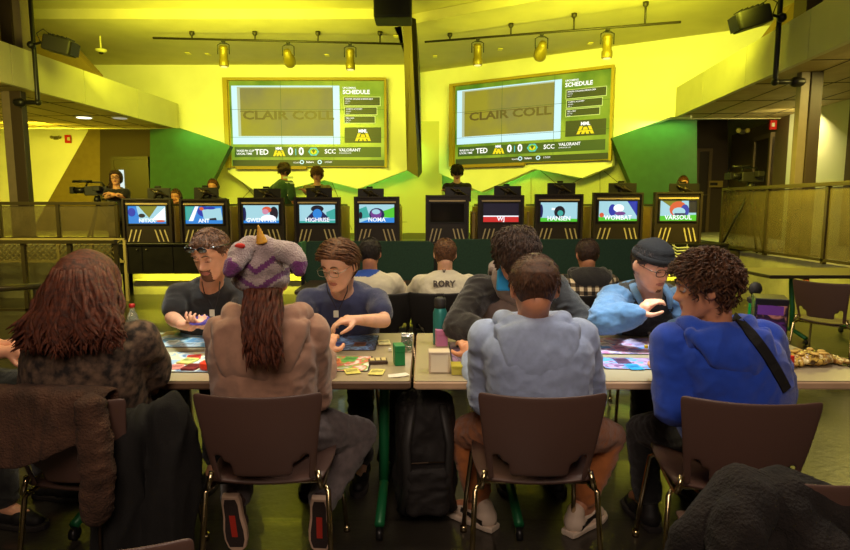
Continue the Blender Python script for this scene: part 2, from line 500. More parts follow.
# ================================================================ video walls
E_bg=mat('screen_green',sr(70,125,25),emit=.9,col2=sr(150,180,45),vs=1.2,rough=.3)
E_dk=emi('screen_dark_green',42,82,30,.9); E_dk2=emi('screen_black_green',30,50,25,.9)
E_wh=emi('screen_white',250,250,245,1.2); E_bl=emi('screen_pale_blue',195,235,242,1.1); E_tan=mat('screen_tan',sr(165,155,45),emit=.85,col2=sr(125,118,80),vs=.7)
E_br=emi('screen_brown',105,85,35,.8); E_yel=emi('screen_yellow',240,215,30,1.1); E_lime=emi('screen_lime',110,200,60,1); E_ln=emi('screen_outline',215,235,120,1); E_cy=emi('screen_cyan',60,200,200,1); E_glow=emi('screen_inner_glow',190,200,165,.9)
def video_wall(label,bl,br,zb,zt,):
    "bl, br: bottom corners (Vector xy)"
    d=(br-bl); d.z=0; w=d.length; d.normalize(); up=V((0,0,1)); n=V((d.y,-d.x,0))
    h=zt-zb
    t=thing('video_wall',label,'screen',((bl+br)/2+V((0,0,zb-bl.z))),0)
    O=V((bl.x,bl.y,zb))
    def P(x,y,o=0): # crop coordinates of the display
        u=(x-40)/755; v=(y-55)/428
        return O+d*(u*w)+up*((1-v)*h)+n*o
    m=MB(); p=[P(28,48),P(807,48),P(807,488),P(28,488)]
    m.prism([q-n*.10 for q in p],n*.09); m.build('casing',mat('screen_casing',sr(150,130,40),rough=.5),t)
    # frame
    m=MB()
    for x0,y0,x1,y1 in ((12,40,808,54),(12,54,34,492),(797,54,808,492)):
        m.prism([P(x0,y0,-.02),P(x1,y0,-.02),P(x1,y1,-.02),P(x0,y1,-.02)],n*.09)
    m.build('frame',mat('screen_frame',sr(165,140,50),rough=.5),t)
    MB().prism([P(60,484,-.06),P(410,484,-.06),P(410,500,-.06),P(60,500,-.06)],n*.1).build('shelf',mat('screen_shelf',sr(150,120,60),rough=.6),t)
    D=MB(); lay=[.0]
    def rect(x0,y0,x1,y1,mt,o):
        D.m(mt); D.poly([P(x0,y0,o),P(x0,y1,o),P(x1,y1,o),P(x1,y0,o)])
    def txt(s,x,y,hh,mt,o=.012,align='LEFT',bold=.0,sx=1):
        D.m(mt); sz=hh/428*h/.70
        M=Matrix.Translation(P(x,y,o))@Matrix((( d.x,0,n.x,0),(d.y,0,n.y,0),(0,1,0,0),(0,0,0,1)))@Matrix.Diagonal((sx,1,1,1))
        D.text(s,M,sz,align,bold*sz)
    rect(40,55,795,483,E_bg,0)
    rect(50,78,578,372,E_bl,.003)
    rect(78,84,545,332,E_glow,.005); rect(92,90,545,330,E_tan,.007)
    txt('CLAIR COLL',325,228,42,E_br,.010,'CENTER',.03,1.42); rect(90,205,545,208,E_br,.009)
    txt('UPCOMING',594,90,9,E_wh,bold=.02); txt('SCHEDULE',594,111,20,E_wh,bold=.03)
    for (x0,y0,x1,y1,s) in ((597,133,778,180,'WINTER COLLEGE & SENIOR 2024'),(600,184,762,225,'GAMES & ACADEMY'),(598,229,752,267,'TED v SCC')):
        rect(x0,y0,x1,y1,E_ln,.004); rect(x0+3,y0+3,x1-3,y1-3,E_dk2,.007)
        txt(s,x0+9,y0+12,6.5,E_wh,bold=.02); txt('ROUND',x0+9,y0+23,5,E_wh); txt('DAY 1',x0+9,y0+33,5,E_wh)
    rect(600,287,780,365,E_dk2,.005)
    def logo(x,y,s):
        D.m(E_yel)
        for a in ((-1,1,-.55,-.5),(-.35,1,.0,-.35),(.35,1,.0,-.35),(1,1,.55,-.5)):
            x0,y0,x1,y1=a; ww=.22
            D.poly([P(x+(x0-ww)*s,y+y0*s*.8,.012),P(x+(x0+ww)*s,y+y0*s*.8,.012),P(x+(x1+ww)*s,y+y1*s*.8,.012),P(x+(x1-ww)*s,y+y1*s*.8,.012)])
        D.poly([P(x-.8*s,y+.45*s,.013),P(x+.8*s,y+.45*s,.013),P(x+.75*s,y+.2*s,.013),P(x-.75*s,y+.2*s,.013)])
        txt('MML',x,y-s*.75,s*.5,E_wh,.014,'CENTER',.04)
    logo(690,330,32)
    rect(56,386,779,438,E_dk,.005)
    txt('WASE PH CUP',66,406,10,E_wh,bold=.02); txt('LOCAL TIME',66,421,10,E_wh,bold=.02)
    txt('TED',156,413,27,E_wh,bold=.02); logo(276,413,25); txt('0',332,410,38,E_wh,.012,'CENTER',.03); txt('0',385,410,38,E_wh,.012,'CENTER',.03); rect(356,395,360,428,E_cy,.012)
    for k,(c,rr) in enumerate(((E_cy,27),(E_lime,22),(E_yel,15))):
        D.m(c); D.poly([P(446+rr*math.cos(a*PI/3+k*.5),410+rr*.85*math.sin(a*PI/3+k*.5),.011+.002*k) for a in range(6)])
    D.m(E_dk); D.poly([P(436,402,.018),P(446,398,.018),P(456,402,.018),P(446,420,.018)])
    txt('SCC',500,410,22,E_wh,bold=.02); txt('VALORANT',571,402,15,E_wh,bold=.02); txt('SUPPORTER LIVE',571,418,6,E_wh)
    rect(44,452,793,483,E_dk2,.005)
    for x in (387,475):
        D.m(E_bl); D.poly([P(x+11*math.cos(a*PI/6),463+11*math.sin(a*PI/6),.011) for a in range(12)]); D.m(E_dk2); D.poly([P(x+6*math.cos(a*PI/6),463+6*math.sin(a*PI/6),.013) for a in range(12)])
    txt('ROLAND',345,466,7,E_wh); txt('Subaru',408,463,10,E_wh,bold=.02); txt('LOGIX',500,463,9,E_wh)
    # seams between the panels
    for x in (290,545): rect(x,55,x+1.6,483,E_dk,.016)
    for y in (197,336): rect(40,y,795,y+1.6,E_dk,.016)
    D.build('display',None,t,raw=True)
    return t
a=hitw(232,166,OL,uL,.12); b=hitw(384.5,166,OL,uL,.12); ztop=hitw(300,81,OL,uL,.12).z
video_wall('large tiled screen on the front wall left of the dark prow, facing straight on',a,b,a.z,ztop)
a=hitw(455,164,OR,uR,.12); b=hitw(608.5,160,OR,uR,.12); zt2=hitw(608,69,OR,uR,.12).z
video_wall('large tiled screen on the angled wall right of the dark prow',a,b,hitw(530,162,OR,uR,.12).z,zt2)
def area(name,loc,to,size,power,col,sy=None,spread=PI):
    l=bpy.data.lights.new(name,'AREA'); l.energy=power; l.color=col; l.size=size; l.spread=spread
    if sy: l.shape='RECTANGLE'; l.size_y=sy
    o=bpy.data.objects.new(name,l); COL.objects.link(o); o.location=loc
    o.rotation_euler=(V(to)-V(loc)).to_track_quat('-Z','Y').to_euler(); return o
def spot(name,loc,to,power,col,ang=60,blend=.5,r=.1):
    l=bpy.data.lights.new(name,'SPOT'); l.energy=power; l.color=col; l.spot_size=math.radians(ang); l.spot_blend=blend; l.shadow_soft_size=r
    o=bpy.data.objects.new(name,l); COL.objects.link(o); o.location=loc
    o.rotation_euler=(V(to)-V(loc)).to_track_quat('-Z','Y').to_euler(); return o
YEL=(.88,.89,.045)
area('stage_wash_left',(-3.2,8.5,4.2),(-3.6,15,3.6),3,235,YEL,sy=.5,spread=2.0)
area('stage_wash_right',(2.6,8.0,4.2),(3.4,14.5,3.6),3,205,YEL,sy=.5,spread=2.0)
area('cove_left',(-3.4,11.2,3.6),(-3.4,12.6,6),5,55,YEL,sy=.3)
area('cove_right',(2.4,10.6,3.6),(3.2,12.0,6),5,55,YEL,sy=.3)
# green light behind the overhanging panels
GR=(.25,1,.12)
area('green_wash_left',(-1.6,15.28,3.05),(-1.6,15.5,1.6),2.6,45,GR,sy=.08)
area('green_wash_right',(1.6,15.15,3.05),(1.75,15.4,1.6),2.6,45,GR,sy=.08)
area('green_grazer_left',(-5.0,13.9,3.2),(-5.0,14.25,2.2),1.6,12,(.3,1,.15),sy=.06)
area('green_grazer_right',(5.0,12.7,3.2),(5.0,13.05,2.2),1.6,12,(.3,1,.15),sy=.06)
# under-stage strip
area('strip_wash',(-0.2,9.36,.405),(-0.2,9.60,.25),9.0,95,(1,.93,.05),sy=.05)
area('right_wall_wash',(4.0,7.6,2.6),(4.99,7.6,.3),1.2,90,(1,.88,.06),sy=.3)
spot('mat_spot_right',(.9,2.6,3.2),(.98,2.80,.74),430,(.72,.92,1),26,.8,.15)
spot('mat_spot_left',(-1.15,2.7,3.2),(-1.12,2.80,.74),230,(.72,.92,1),24,.8,.15)
# platform rooms
area('platform_lamp_left',(-9.0,13.4,3.2),(-9.3,16,.9),.8,260,(1,.88,.04))
area('platform_lamp_right',(7.0,11.5,3.2),(7.2,13,.7),.6,45,(1,.85,.3))
area('platform_lamp_side',(5.9,7.6,3.2),(5.2,7.6,.4),.8,45,(1,.82,.2))
area('left_rail_lamp',(-5.6,6.8,3.0),(-5.4,9.3,.4),.8,110,(1,.86,.15))
# gaming area lights over the tables
area('table_lamp_left',(-.9,2.7,3.3),(-.9,2.7,.7),.9,44,(1,.84,.5))
area('table_lamp_right',(1.1,2.7,3.3),(1.0,2.7,.7),.9,42,(1,.9,.75))
area('hall_lamp_rear',(0,-1.2,3.4),(0,2.3,.9),1.6,85,(1,.77,.6))
area('far_table_lamp',(0,5.4,3.4),(0,4.6,.8),1.8,45,(1,.8,.4))
# ================================================================ kiosks on the ledge
M_kio=mat('kiosk_dark_brown',sr(48,36,33),rough=.45,var=.08); M_kside=mat('kiosk_desk_side',sr(215,190,110),rough=.5,var=.05)
M_scroff=mat('switched_off_screen',(.01,.009,.009),rough=.12,spec=.8)
c_lb=emi('art_light_blue',165,215,228,1.0); c_db=emi('art_deep_blue',30,50,170,1.0); c_mb=emi('art_mid_blue',40,130,215,1.05); c_gr=emi('art_green',80,200,50,1); c_wh=emi('art_white',240,245,250,1.15)
c_rd=emi('art_red',205,40,40,1); c_pu=emi('art_purple',120,60,150,.9); c_dk=emi('art_dark',30,25,50,.6); c_ol=emi('art_olive',140,140,50,.8); c_or=emi('art_orange',220,90,60,1); c_te=emi('art_teal',60,170,160,1); c_sk=emi('art_skin',215,140,170,1); c_nv=emi('art_navy',25,30,95,.8)
def ov(cx,cy,rx,ry,n=14): return [(cx+rx*math.cos(2*PI*k/n),cy+ry*math.sin(2*PI*k/n)) for k in range(n)]
ART=[
 ('NITXX',[(c_mb,[(0,0),(1,0),(1,1),(0,1)]),(c_lb,[(.22,0),(1,0),(1,.9),(.3,.9)]),(c_ol,[(.28,0),(.78,0),(.55,.68)]),(c_wh,[(.98,.05),(.98,.8),(.6,.8)]),(c_dk,ov(.36,.55,.09,.12)),(c_db,ov(.1,.35,.1,.25)),(c_or,ov(.85,.86,.12,.06))]),
 ('ANT',[(c_mb,[(0,0),(1,0),(1,1),(0,1)]),(c_te,[(0,0),(.25,0),(.08,.8),(0,.8)]),(c_wh,[(.27,0),(.36,0),(.2,.85),(.08,.85)]),(c_db,ov(.5,.3,.18,.3)),(c_lb,[(.45,.2),(.95,.1),(1,.8),(.5,.8)]),(c_or,ov(.44,.14,.06,.1)),(c_db,ov(.68,.1,.14,.08)),(c_dk,[(.64,.7),(.82,.66),(.84,.8),(.64,.8)])]),
 ('GWENYTER',[(c_lb,[(0,0),(1,0),(1,1),(0,1)]),(c_dk,ov(.86,.45,.12,.38)),(c_or,ov(.66,.25,.13,.18)),(c_sk,ov(.62,.36,.09,.15)),(c_wh,ov(.7,.75,.22,.22)),(c_nv,ov(.02,.5,.06,.4)),(c_mb,[(0,.86),(1,.86),(1,1),(0,1)])]),
 ('HIGHRISE',[(c_lb,[(0,0),(1,0),(1,1),(0,1)]),(c_te,[(.75,.4),(1,.2),(1,.8),(.75,.8)]),(c_nv,[(.5,.1),(.82,.72),(.8,.9),(.2,.9),(.2,.72)]),(c_dk,ov(.5,.22,.18,.2)),(c_mb,ov(.5,.5,.13,.28)),(c_db,ov(.5,.9,.28,.14)),(c_te,[(0,.9),(1,.86),(1,1),(0,1)])]),
 ('NOMA',[(c_lb,[(0,0),(1,0),(1,1),(0,1)]),(c_gr,[(.62,.4),(1,.15),(1,.75),(.68,.7)]),(c_te,[(0,.25),(.2,.1),(.3,.7),(0,.8)]),(c_nv,ov(.5,.55,.22,.36)),(c_pu,ov(.48,.52,.16,.28)),(c_lb,ov(.48,.4,.12,.14)),(c_mb,[(.3,.8),(1,.72),(1,1),(.0,1)]),(c_dk,ov(.04,.6,.05,.2))]),
 None,
 ('WJ',[(c_dk,[(0,0),(1,0),(1,1),(0,1)]),(c_wh,[(0,.66),(1,.66),(1,.72),(0,.72)]),(c_rd,[(0,.72),(1,.72),(1,1),(0,1)])]),
 ('HANSEN',[(c_lb,[(0,0),(1,0),(1,1),(0,1)]),(c_gr,[(0,.8),(1,.86),(1,1),(0,1)]),(c_dk,ov(.52,.5,.15,.32)),(c_te,ov(.54,.56,.08,.15)),(c_nv,ov(.02,.45,.05,.35)),(c_wh,[(.3,.28),(.4,.3),(.38,.4),(.3,.4)])]),
 ('WOMBAT',[(c_lb,[(0,0),(1,0),(1,1),(0,1)]),(c_db,[(.74,0),(1,0),(1,.75)]),(c_db,ov(.36,.45,.1,.3)),(c_wh,ov(.52,.35,.14,.2)),(c_pu,ov(.56,.62,.14,.1)),(c_gr,[(0,.8),(1,.9),(1,1),(0,1)]),(c_or,ov(.08,.7,.06,.12))]),
 ('VARSOUL',[(c_lb,[(0,0),(1,0),(1,1),(0,1)]),(c_ol,[(.05,0),(.6,0),(.45,.5)]),(c_dk,[(.78,0),(1,0),(1,.6),(.8,.6)]),(c_or,ov(.5,.42,.24,.4)),(c_db,ov(.68,.5,.12,.32)),(c_lb,ov(.52,.55,.18,.22)),(c_nv,[(.4,.62),(.7,.62),(.72,.72),(.4,.72)]),(c_gr,[(0,.76),(1,.7),(1,1),(0,1)])]),
]
KX=[(122,171.5),(179.5,228),(238,284),(294,340.5),(354,399.5),(425.5,469),(478,524),(535,583),(593,643),(654.5,702)]
KT=[198.5,198.8,197.5,197,196.5,195,195,194,192.5,192]
KN=['a blue and olive picture','a player under the name ANT','a red haired player','a hooded face under the name HIGHRISE','a purple face under the name NOMA','a switched-off black screen','a red caption bar reading WJ','green ground and the name HANSEN','a white bird shape and the name WOMBAT','orange headphones and the name VARSOUL']
YK=9.02
kz=.882
def kiosk(i):
    a,b=KX[i]; xa=W(a,220,YK).x; xb=W(b,220,YK).x; zt=W((a+b)/2,KT[i],YK).z
    w=xb-xa; h=zt-kz; cx=(xa+xb)/2
    t=thing('gaming_kiosk','dark kiosk on the stage ledge showing '+KN[i],'kiosk',(cx,YK,kz),0,'gaming kiosks on the stage ledge')
    MB().bb(xa,xb,YK+.03,YK+.10,kz,zt).build('front_panel',M_kio,t,bev=.004)
    # raised rim
    m=MB()
    for q in ((xa,xb,zt-.03,zt),(xa,xa+.035,kz,zt-.03),(xb-.035,xb,kz,zt-.03)): m.bb(q[0],q[1],YK,YK+.029,q[2],q[3])
    m.build('rim',M_kio,t,bev=.003)
    # screen: from 5.5% to 55% of the height
    s0=zt-h*.56; s1=zt-h*.17; sa=xa+w*.115; sb=xb-w*.115
    m=MB()
    for q in ((sa-.02,sb+.02,s1,s1+.016),(sa-.02,sb+.02,s0-.016,s0),(sa-.02,sa,s0,s1),(sb,sb+.02,s0,s1)): m.bb(q[0],q[1],YK+.004,YK+.03,q[2],q[3])
    m.build('screen_bezel',M_blk2,t)
    def P(u,v,o): return V((sa+(sb-sa)*u,YK+.024-o,s1-(s1-s0)*v))
    D=MB(); 
    if ART[i]:
        nm,ly=ART[i]
        for k,(c,pl_) in enumerate(ly):
            D.m(c); D.poly([P(max(0,min(1,u)),max(0,min(1,v)),.0012*k) for u,v in pl_][::-1])
        D.m(c_wh); hh=(s1-s0)*(.22)
        D.text(nm,Matrix.Translation(P(.5,.84,.016))@Matrix(((1,0,0,0),(0,0,-1,0),(0,1,0,0),(0,0,0,1))),hh/.7,'CENTER',.035*hh)
        D.build('screen',None,t,raw=True)
    else:
        D.poly([P(0,0,0),P(0,1,0),P(1,1,0),P(1,0,0)]); D.build('screen',M_scroff,t,raw=True)
    MB().bb(xa+w*.08,xb-w*.08,YK+.01,YK+.034,zt-h*.135,zt-h*.105).build('light_bar',mat('kiosk_light_bar',sr(235,205,165),rough=.4),t)
    for s in (-1,1):
        for k in range(3):
            xo=cx+s*(w*.13+w*.085*k)+0*s; x1=xo+s*(-w*.0)
            # slashes leaning towards the screen centre at the top on the outside
            zb=kz+h*.03; zu=kz+h*.30; dx=w*.075
            if s<0: x0=cx-w*.42+w*.095*k; p=[(x0,zb),(x0+.02,zb),(x0+dx+.02,zu),(x0+dx,zu)]
            else: x0=cx+w*.42-w*.095*k; p=[(x0-.02,zb),(x0,zb),(x0-dx,zu),(x0-dx-.02,zu)]
            MB().prism([V((x,YK+.024,z)) for x,z in p],V((0,.01,0))).build('slash',M_cream,t)
    # desk behind the panel
    zd=SZ+.745
    MB().bb(xa+.02,xb-.02,YK+.11,YK+1.0,zd-.03,zd).build('desk_top',M_kio,t)
    MB().bb(xa-.0,xb-.0,YK+.14,YK+1.12,.883,zd-.035).build('desk_box',M_kside,t)
    # tower beside the desk
    sx=1 if i not in (9,) else -1
    return t,cx,w,zt
BACKS=[((140+8)*1.0,171,188),(194.5,219,187.5),(254,281,188.5),(306.5,332,188),(358,384,188.5),(445-.5,471,187),(494-.0,521,186),(547,575,183),(608,636,183),(668.5,698.5,183.5)]
BACKS[5]=(445,471,187)
def monitor_back(i,px0,px1,pyt):
    Y=9.45; xa=W(px0,200,Y).x; xb=W(px1,200,Y).x; zt=W(px0,pyt,Y).z; zd=SZ+.745
    lab=['first kiosk from the left','kiosk with the name ANT','kiosk with the red haired player','kiosk with the hooded face','kiosk with the purple face','kiosk with the switched-off screen','kiosk with the red WJ caption','kiosk with the name HANSEN','kiosk with the name WOMBAT','kiosk with the name VARSOUL'][i]
    cx=(xa+xb)/2
    t=thing('gaming_monitor','black monitor seen from behind above the '+lab,'monitor',(cx,Y,zd),0,'player monitors behind the kiosks')
    h=(xb-xa)*.56
    MB().rbox((cx,Y,zt-h/2),(xb-xa,.03,h),.008).build('casing',mat('monitor_back_plastic',sr(38,33,30),rough=.4),t,bev=.004)
    m=MB(); m.tube([(cx,Y+.03,zt-h/2),(cx,Y+.09,zt-h/2),(cx,Y+.12,zt-h*.9),(cx,Y+.12,zd+.01)],.022,8); m.build('stand',M_blk,t,sm=True)
    MB().ell((cx,Y+.09,zd+.012),(.14,.10,.012)).build('base',M_blk,t,sm=True)
    m=MB(); zz=zt-h*.35; 
    m.ell((cx,Y-.05,zz),(.045,.035,.05)); m.cap((cx-.11,Y-.04,zz+.05),(cx-.02,Y-.06,zz),.016,.022); m.cap((cx+.13,Y-.04,zz-.05),(cx+.02,Y-.06,zz),.016,.022); m.cap((cx-.06,Y-.05,zz-.09),(cx,Y-.05,zz),.018,.02)
    m.build('mount_arm',mat('mount_metal',sr(70,60,45),rough=.3,metal=.7),t,sm=True)
    MB().rbox((cx,Y-.035,zt-h*.5),(.12,.03,.10),.01).build('mount_plate',M_blk,t)
    # webcam sitting on the upper edge
    c=MB(); c.rbox((cx-.02,Y+.01,zt+.018),(.10,.035,.03),.012); c.build('webcam',M_blk,t)
    return cx,Y,zt
for i in range(10): kiosk(i)
for i,(a,b,c) in enumerate(BACKS): monitor_back(i,a,b,c)
# pc towers between kiosks
for k,(px,lab) in enumerate(((174,'pale computer tower between the first two kiosks from the left'),(233,'pale computer tower right of the kiosk named ANT'),(288,'pale computer tower right of the red haired player kiosk'),(475,'pale computer tower between the dark screen kiosk and the WJ kiosk'),(529,'pale computer tower left of the HANSEN kiosk'))):
    Y=9.75; x=W(px,220,Y).x
    t=thing('computer_tower',lab,'computer',(x,Y,.882),0,'computer towers by the kiosks')
    MB().rbox((x,Y,1.12),(.13,.42,.47),.012).build('case',M_kside,t)
    MB().bb(x+.012,x+.03,Y-.218,Y-.2101,1.02,1.22).build('vent_slot',M_blk2,t)
# ================================================================ ceiling box, tracks, spotlights
t=thing('hanging_loudspeaker','black box loudspeaker hung at the top edge over the dark prow','speaker',W(392.5,5,9.7)); 
p=W(392.5,17,9.7); p.z+=.33
MB().rbox((p.x,9.95,p.z+.0),(.60,.5,.66),.03).build('cabinet',M_blk2,t,bev=.01)
MB().bb(p.x-.27,p.x+.27,9.685,9.699,p.z-.30,p.z+.30).build('grille',mat('speaker_grille',(.02,.018,.015),rough=.8,bump=.5,bs=300),t)
MB().tube([(p.x,9.95,p.z+.33),(p.x,9.95,5.3)],.03,8).build('bracket',M_blk,t)
def track(lab,pxa,pya,pxb,pyb,Ya,Yb,spots,stems,zc):
    a=W(pxa,pya,Ya); b=W(pxb,pyb,Yb); 
    t=thing('lighting_track',lab,'track',((a+b)/2))
    MB().tube([a,b],.022,8).build('rail',M_dark,t,sm=True)
    for s in stems:
        f_=(s-pxa)/(pxb-pxa); Y=1/((1-f_)/Ya+f_/Yb); q=a+(b-a)*((Y-Ya)/(Yb-Ya)) if abs(Yb-Ya)>1e-3 else a+(b-a)*f_
        m=MB(); m.tube([q,V((q.x,q.y,zc+.02))],.018,6); m.lathe([(.001,0),(.05,0),(.05,-.05),(.02,-.09),(.001,-.09)],(q.x,q.y,zc),10); m.build('stem',M_dark,t,sm=True)
    out=[]
    for s in spots:
        f_=(s-pxa)/(pxb-pxa); Y=1/((1-f_)/Ya+f_/Yb); q=a+(b-a)*((Y-Ya)/(Yb-Ya)) if abs(Yb-Ya)>1e-3 else a+(b-a)*f_
        out.append(q)
    return out
M_lamp=mat('spotlight_housing',sr(120,105,40),rough=.4,metal=.4); M_lens=mat('spotlight_lens',sr(235,225,150),rough=.15,emit=1.2)
def spotlight(q,lab,kind,g='spotlights on the ceiling tracks'):
    t=thing('spotlight',lab,'spotlight',q,0,g)
    x,y,z=q
    MB().rbox((x,y,z-.03),(.07,.07,.05),.01).build('clamp',M_blk,t)
    m=MB(); m.tube([(x-.115,y,z-.28),(x-.115,y,z-.10),(x-.06,y,z-.07),(x+.06,y,z-.07),(x+.115,y,z-.10),(x+.115,y,z-.28)],.011,6); m.build('yoke',M_blk,t,sm=True)
    if kind==0:
        m=MB(); m.lathe([(.001,-.52),(.085,-.52),(.095,-.50),(.095,-.40),(.08,-.38),(.08,-.20),(.095,-.18),(.07,-.12),(.001,-.11)],(x,y,z),16); m.build('barrel',M_lamp,t,sm=True)
        MB().lathe([(.001,-.524),(.07,-.524),(.07,-.515),(.001,-.515)],(x,y,z),16).build('lens',M_lens,t)
    else:
        rt=Matrix.Rotation(math.radians(62),3,'X')
        m=MB(); m.lathe([(.001,-.20),(.11,-.20),(.12,-.17),(.12,-.05),(.09,.02),(.07,.16),(.001,.17)],(x,y,z-.30),16,rt); m.build('barrel',M_lamp,t,sm=True)
        MB().lathe([(.001,-.205),(.085,-.205),(.085,-.195),(.001,-.195)],(x,y,z-.30),16,rt).build('lens',mat('dark_lens',(.03,.03,.03),rough=.1),t)
Ls=track('long dark lighting track under the left ceiling band',153,38,405,44,12.2,12.2,(223,288,350),(192,255,318,380),4.88)
Rs=track('long dark lighting track under the right ceiling band',425,42,681,22,12.6,10.2,(478,542,608),(450,511,574,645),4.88)
for q,l,k in zip(Ls,('leftmost spotlight, over the left end of the left screen','round faced spotlight on the left track, middle of three','spotlight on the left track nearest the dark prow'),(0,1,0)): spotlight(q,l,k)
for q,l,k in zip(Rs,('spotlight on the right track nearest the dark prow','round faced spotlight on the right track, middle of three','spotlight over the right end of the right screen'),(0,1,0)): spotlight(q,l,k)
# small square ceiling plates
for k,(px,py,l) in enumerate(((188,53,'left of the leftmost track spotlight'),(208,54,'just left of the leftmost track spotlight'),(327,55,'between the left track spotlights'),(396,36,'beside the dark prow'),(435,56,'right of the dark prow'),(500,49,'between the right track spotlights'),(590,43,'right of the round faced right spotlight'))):
    p=onz(px,py,4.875); MB().rbox((p.x,p.y,4.865),(.10,.16,.018),.006).build('ceiling_plate',mat('ceiling_plate_paint',sr(225,215,120),rough=.5)); 
    o=[o for o in COL.objects if o.name.startswith('ceiling_plate')][-1]; tag(o,'small pale plate on the ceiling '+l,'ceiling plate','small ceiling plates')
# stage lamps on pipes
def pipe_lamp(lab,lab2,px,pyb,Y,pxc,side,lx,ly,yaw):
    a=W(px,pyb,Y); top=6.9; c=W(pxc,pyb,Y)
    t=thing('pipe_mount',lab,'pipe',(a.x,Y,a.z))
    m=MB(); e=.05; m.tube([c,V((a.x+side*e,Y,a.z)),V((a.x+side*.015,Y,a.z+.015)),V((a.x,Y,a.z+e)),V((a.x,Y,top))],.034,10); m.build('pipe',M_blk,t,sm=True)
    MB().cap(c+V((-side*.02,0,0)),c+V((side*.05,0,0)),.07,.06).build('flange',M_blk,t,sm=True)
    MB().ell((a.x,Y,a.z),(.05,.05,.05)).build('elbow',M_blk,t,sm=True)
    b=W(lx,ly,Y); t=thing('stage_lamp',lab2,'stage lamp',b)
    j=V((a.x,Y-.06,b.z)); 
    m=MB(); m.cap(j,j+V((0,.01,0)),.06,.06); m.tube([j,(j+b)/2+V((0,-.05,.04)),b],.02,8); m.build('clamp',M_blk,t,sm=True)
    rt=Matrix.Rotation(yaw,3,'Y')
    MB().rbox(b,(.44,.26,.23),.03,rt).build('housing',M_blk2,t,bev=.01)
    m=MB(); 
    for q in range(5): m.box(b+rt@V((-.14+.07*q,0,.13)),(.012,.22,.03),rt)
    m.build('cooling_fins',M_blk,t)
    MB().box(b+rt@V((-side*.235,0,0)),(.02,.22,.19),rt).build('barn_door',M_blk,t)
    m=MB(); m.tube([b+rt@V((side*.2,-.15,-.04)),b+rt@V((side*.28,-.16,.08)),b+rt@V((side*.2,-.15,.17)),b+rt@V((side*.1,-.14,.12))],.008,5); m.build('cable',M_blk,t,sm=True)
pipe_lamp('black pipe with elbow fixed to the left steel column','black stage lamp on the pipe at the upper left',38,102.5,9.6,20,-1,60,46,.25)
pipe_lamp('black pipe with elbow fixed to the right steel column','black stage lamp on the pipe at the upper right',775,82,8.2,797,1,751,19,-.30)
# dome sensors and panels, upper left
for px,py,Y,l in ((81,10,11.5,'pale dome sensor high on the left near the top edge'),(101,51,12.5,'white dome camera on the left upper wall')):
    p=W(px,py,Y); t=thing('ceiling_dome',l,'dome camera',p)
    zc=7.2
    MB().lathe([(.001,.03),(.11,.03),(.11,0),(.06,-.03),(.001,-.035)],p,16).build('housing',mat('dome_white',sr(225,220,150),rough=.4),t,sm=True)
    MB().ell(p+V((0,0,-.03)),(.05,.05,.035)).build('lens_dome',M_blk,t,sm=True)
    MB().tube([p+V((0,0,.03)),V((p.x,p.y,7.199))],.015,6).build('stem',mat('dome_white',(1,1,1)),t)
# recessed soffit lights
for px,py,l in ((84,117,'bright round recessed light in the left soffit'),(120,117.5,'dim recessed light in the left soffit, nearer the stage')):
    p=onz(px,py,ZB-.01); t=thing('recessed_light',l,'ceiling light',(p.x,p.y,ZB-.04)); MB().tube([V((p.x+.155*math.cos(2*PI*k/24),p.y+.155*math.sin(2*PI*k/24),ZB-.015)) for k in range(25)],.013,6).build('trim_ring',M_white,t)
    MB().lathe([(.001,0),(.138,0),(.138,.02),(.001,.02)],(p.x,p.y,ZB-.032),24).build('diffuser',emi('soffit_diffuser',255,250,215,3.0) if px<100 else emi('soffit_diffuser_dim',200,195,170,.6),t)
# wall devices
def device(name,cat,lab,px,py,Y,sz,mt,d=.06):
    p=W(px,py,Y); return tag(MB().rbox(p,sz,.008).build(name,mt,bev=.003),lab,cat)
t=thing('fire_alarm','red fire alarm on the yellow wall under the left soffit','fire alarm',W(68,139,16.93)); p=W(68,139,16.93)
MB().rbox(p,(.16,.07,.22),.01).build('housing',mat('alarm_red',sr(190,30,25),rough=.4),t); MB().rbox(p+V((.04,-.04,0)),(.07,.03,.09),.01).build('strobe',M_white,t)
t=thing('emergency_light','small twin emergency lamp left of the red alarm, left wall','emergency light',W(56,138,16.93)); p=W(56,138,16.93)
MB().rbox(p,(.12,.06,.10),.01).build('housing',M_steel,t); 
for s in (-1,1): MB().ell(p+V((s*.11,-.03,.02)),(.045,.04,.045)).build('lamp',M_steel,t,sm=True)
t=thing('fire_alarm','red fire alarm on the brown wall over the right doorway','fire alarm',W(773,125,12.9)); p=W(773,125,12.95)
MB().rbox(p,(.14,.07,.2),.01).build('housing',mat('alarm_red',sr(190,30,25)),t); MB().rbox(p+V((-.02,-.04,0)),(.06,.03,.08),.01).build('strobe',M_white,t)
t=thing('emergency_light','twin emergency lamp high on the dark wall at right','emergency light',W(742,132,14.6)); p=W(742,132,14.6)
MB().rbox(p,(.14,.06,.10),.01).build('housing',M_steel,t); 
for s in (-1,1): MB().ell(p+V((s*.11,-.04,.03)),(.06,.05,.06)).build('lamp',mat('lamp_glow_soft',sr(230,210,110),rough=.3),t,sm=True)
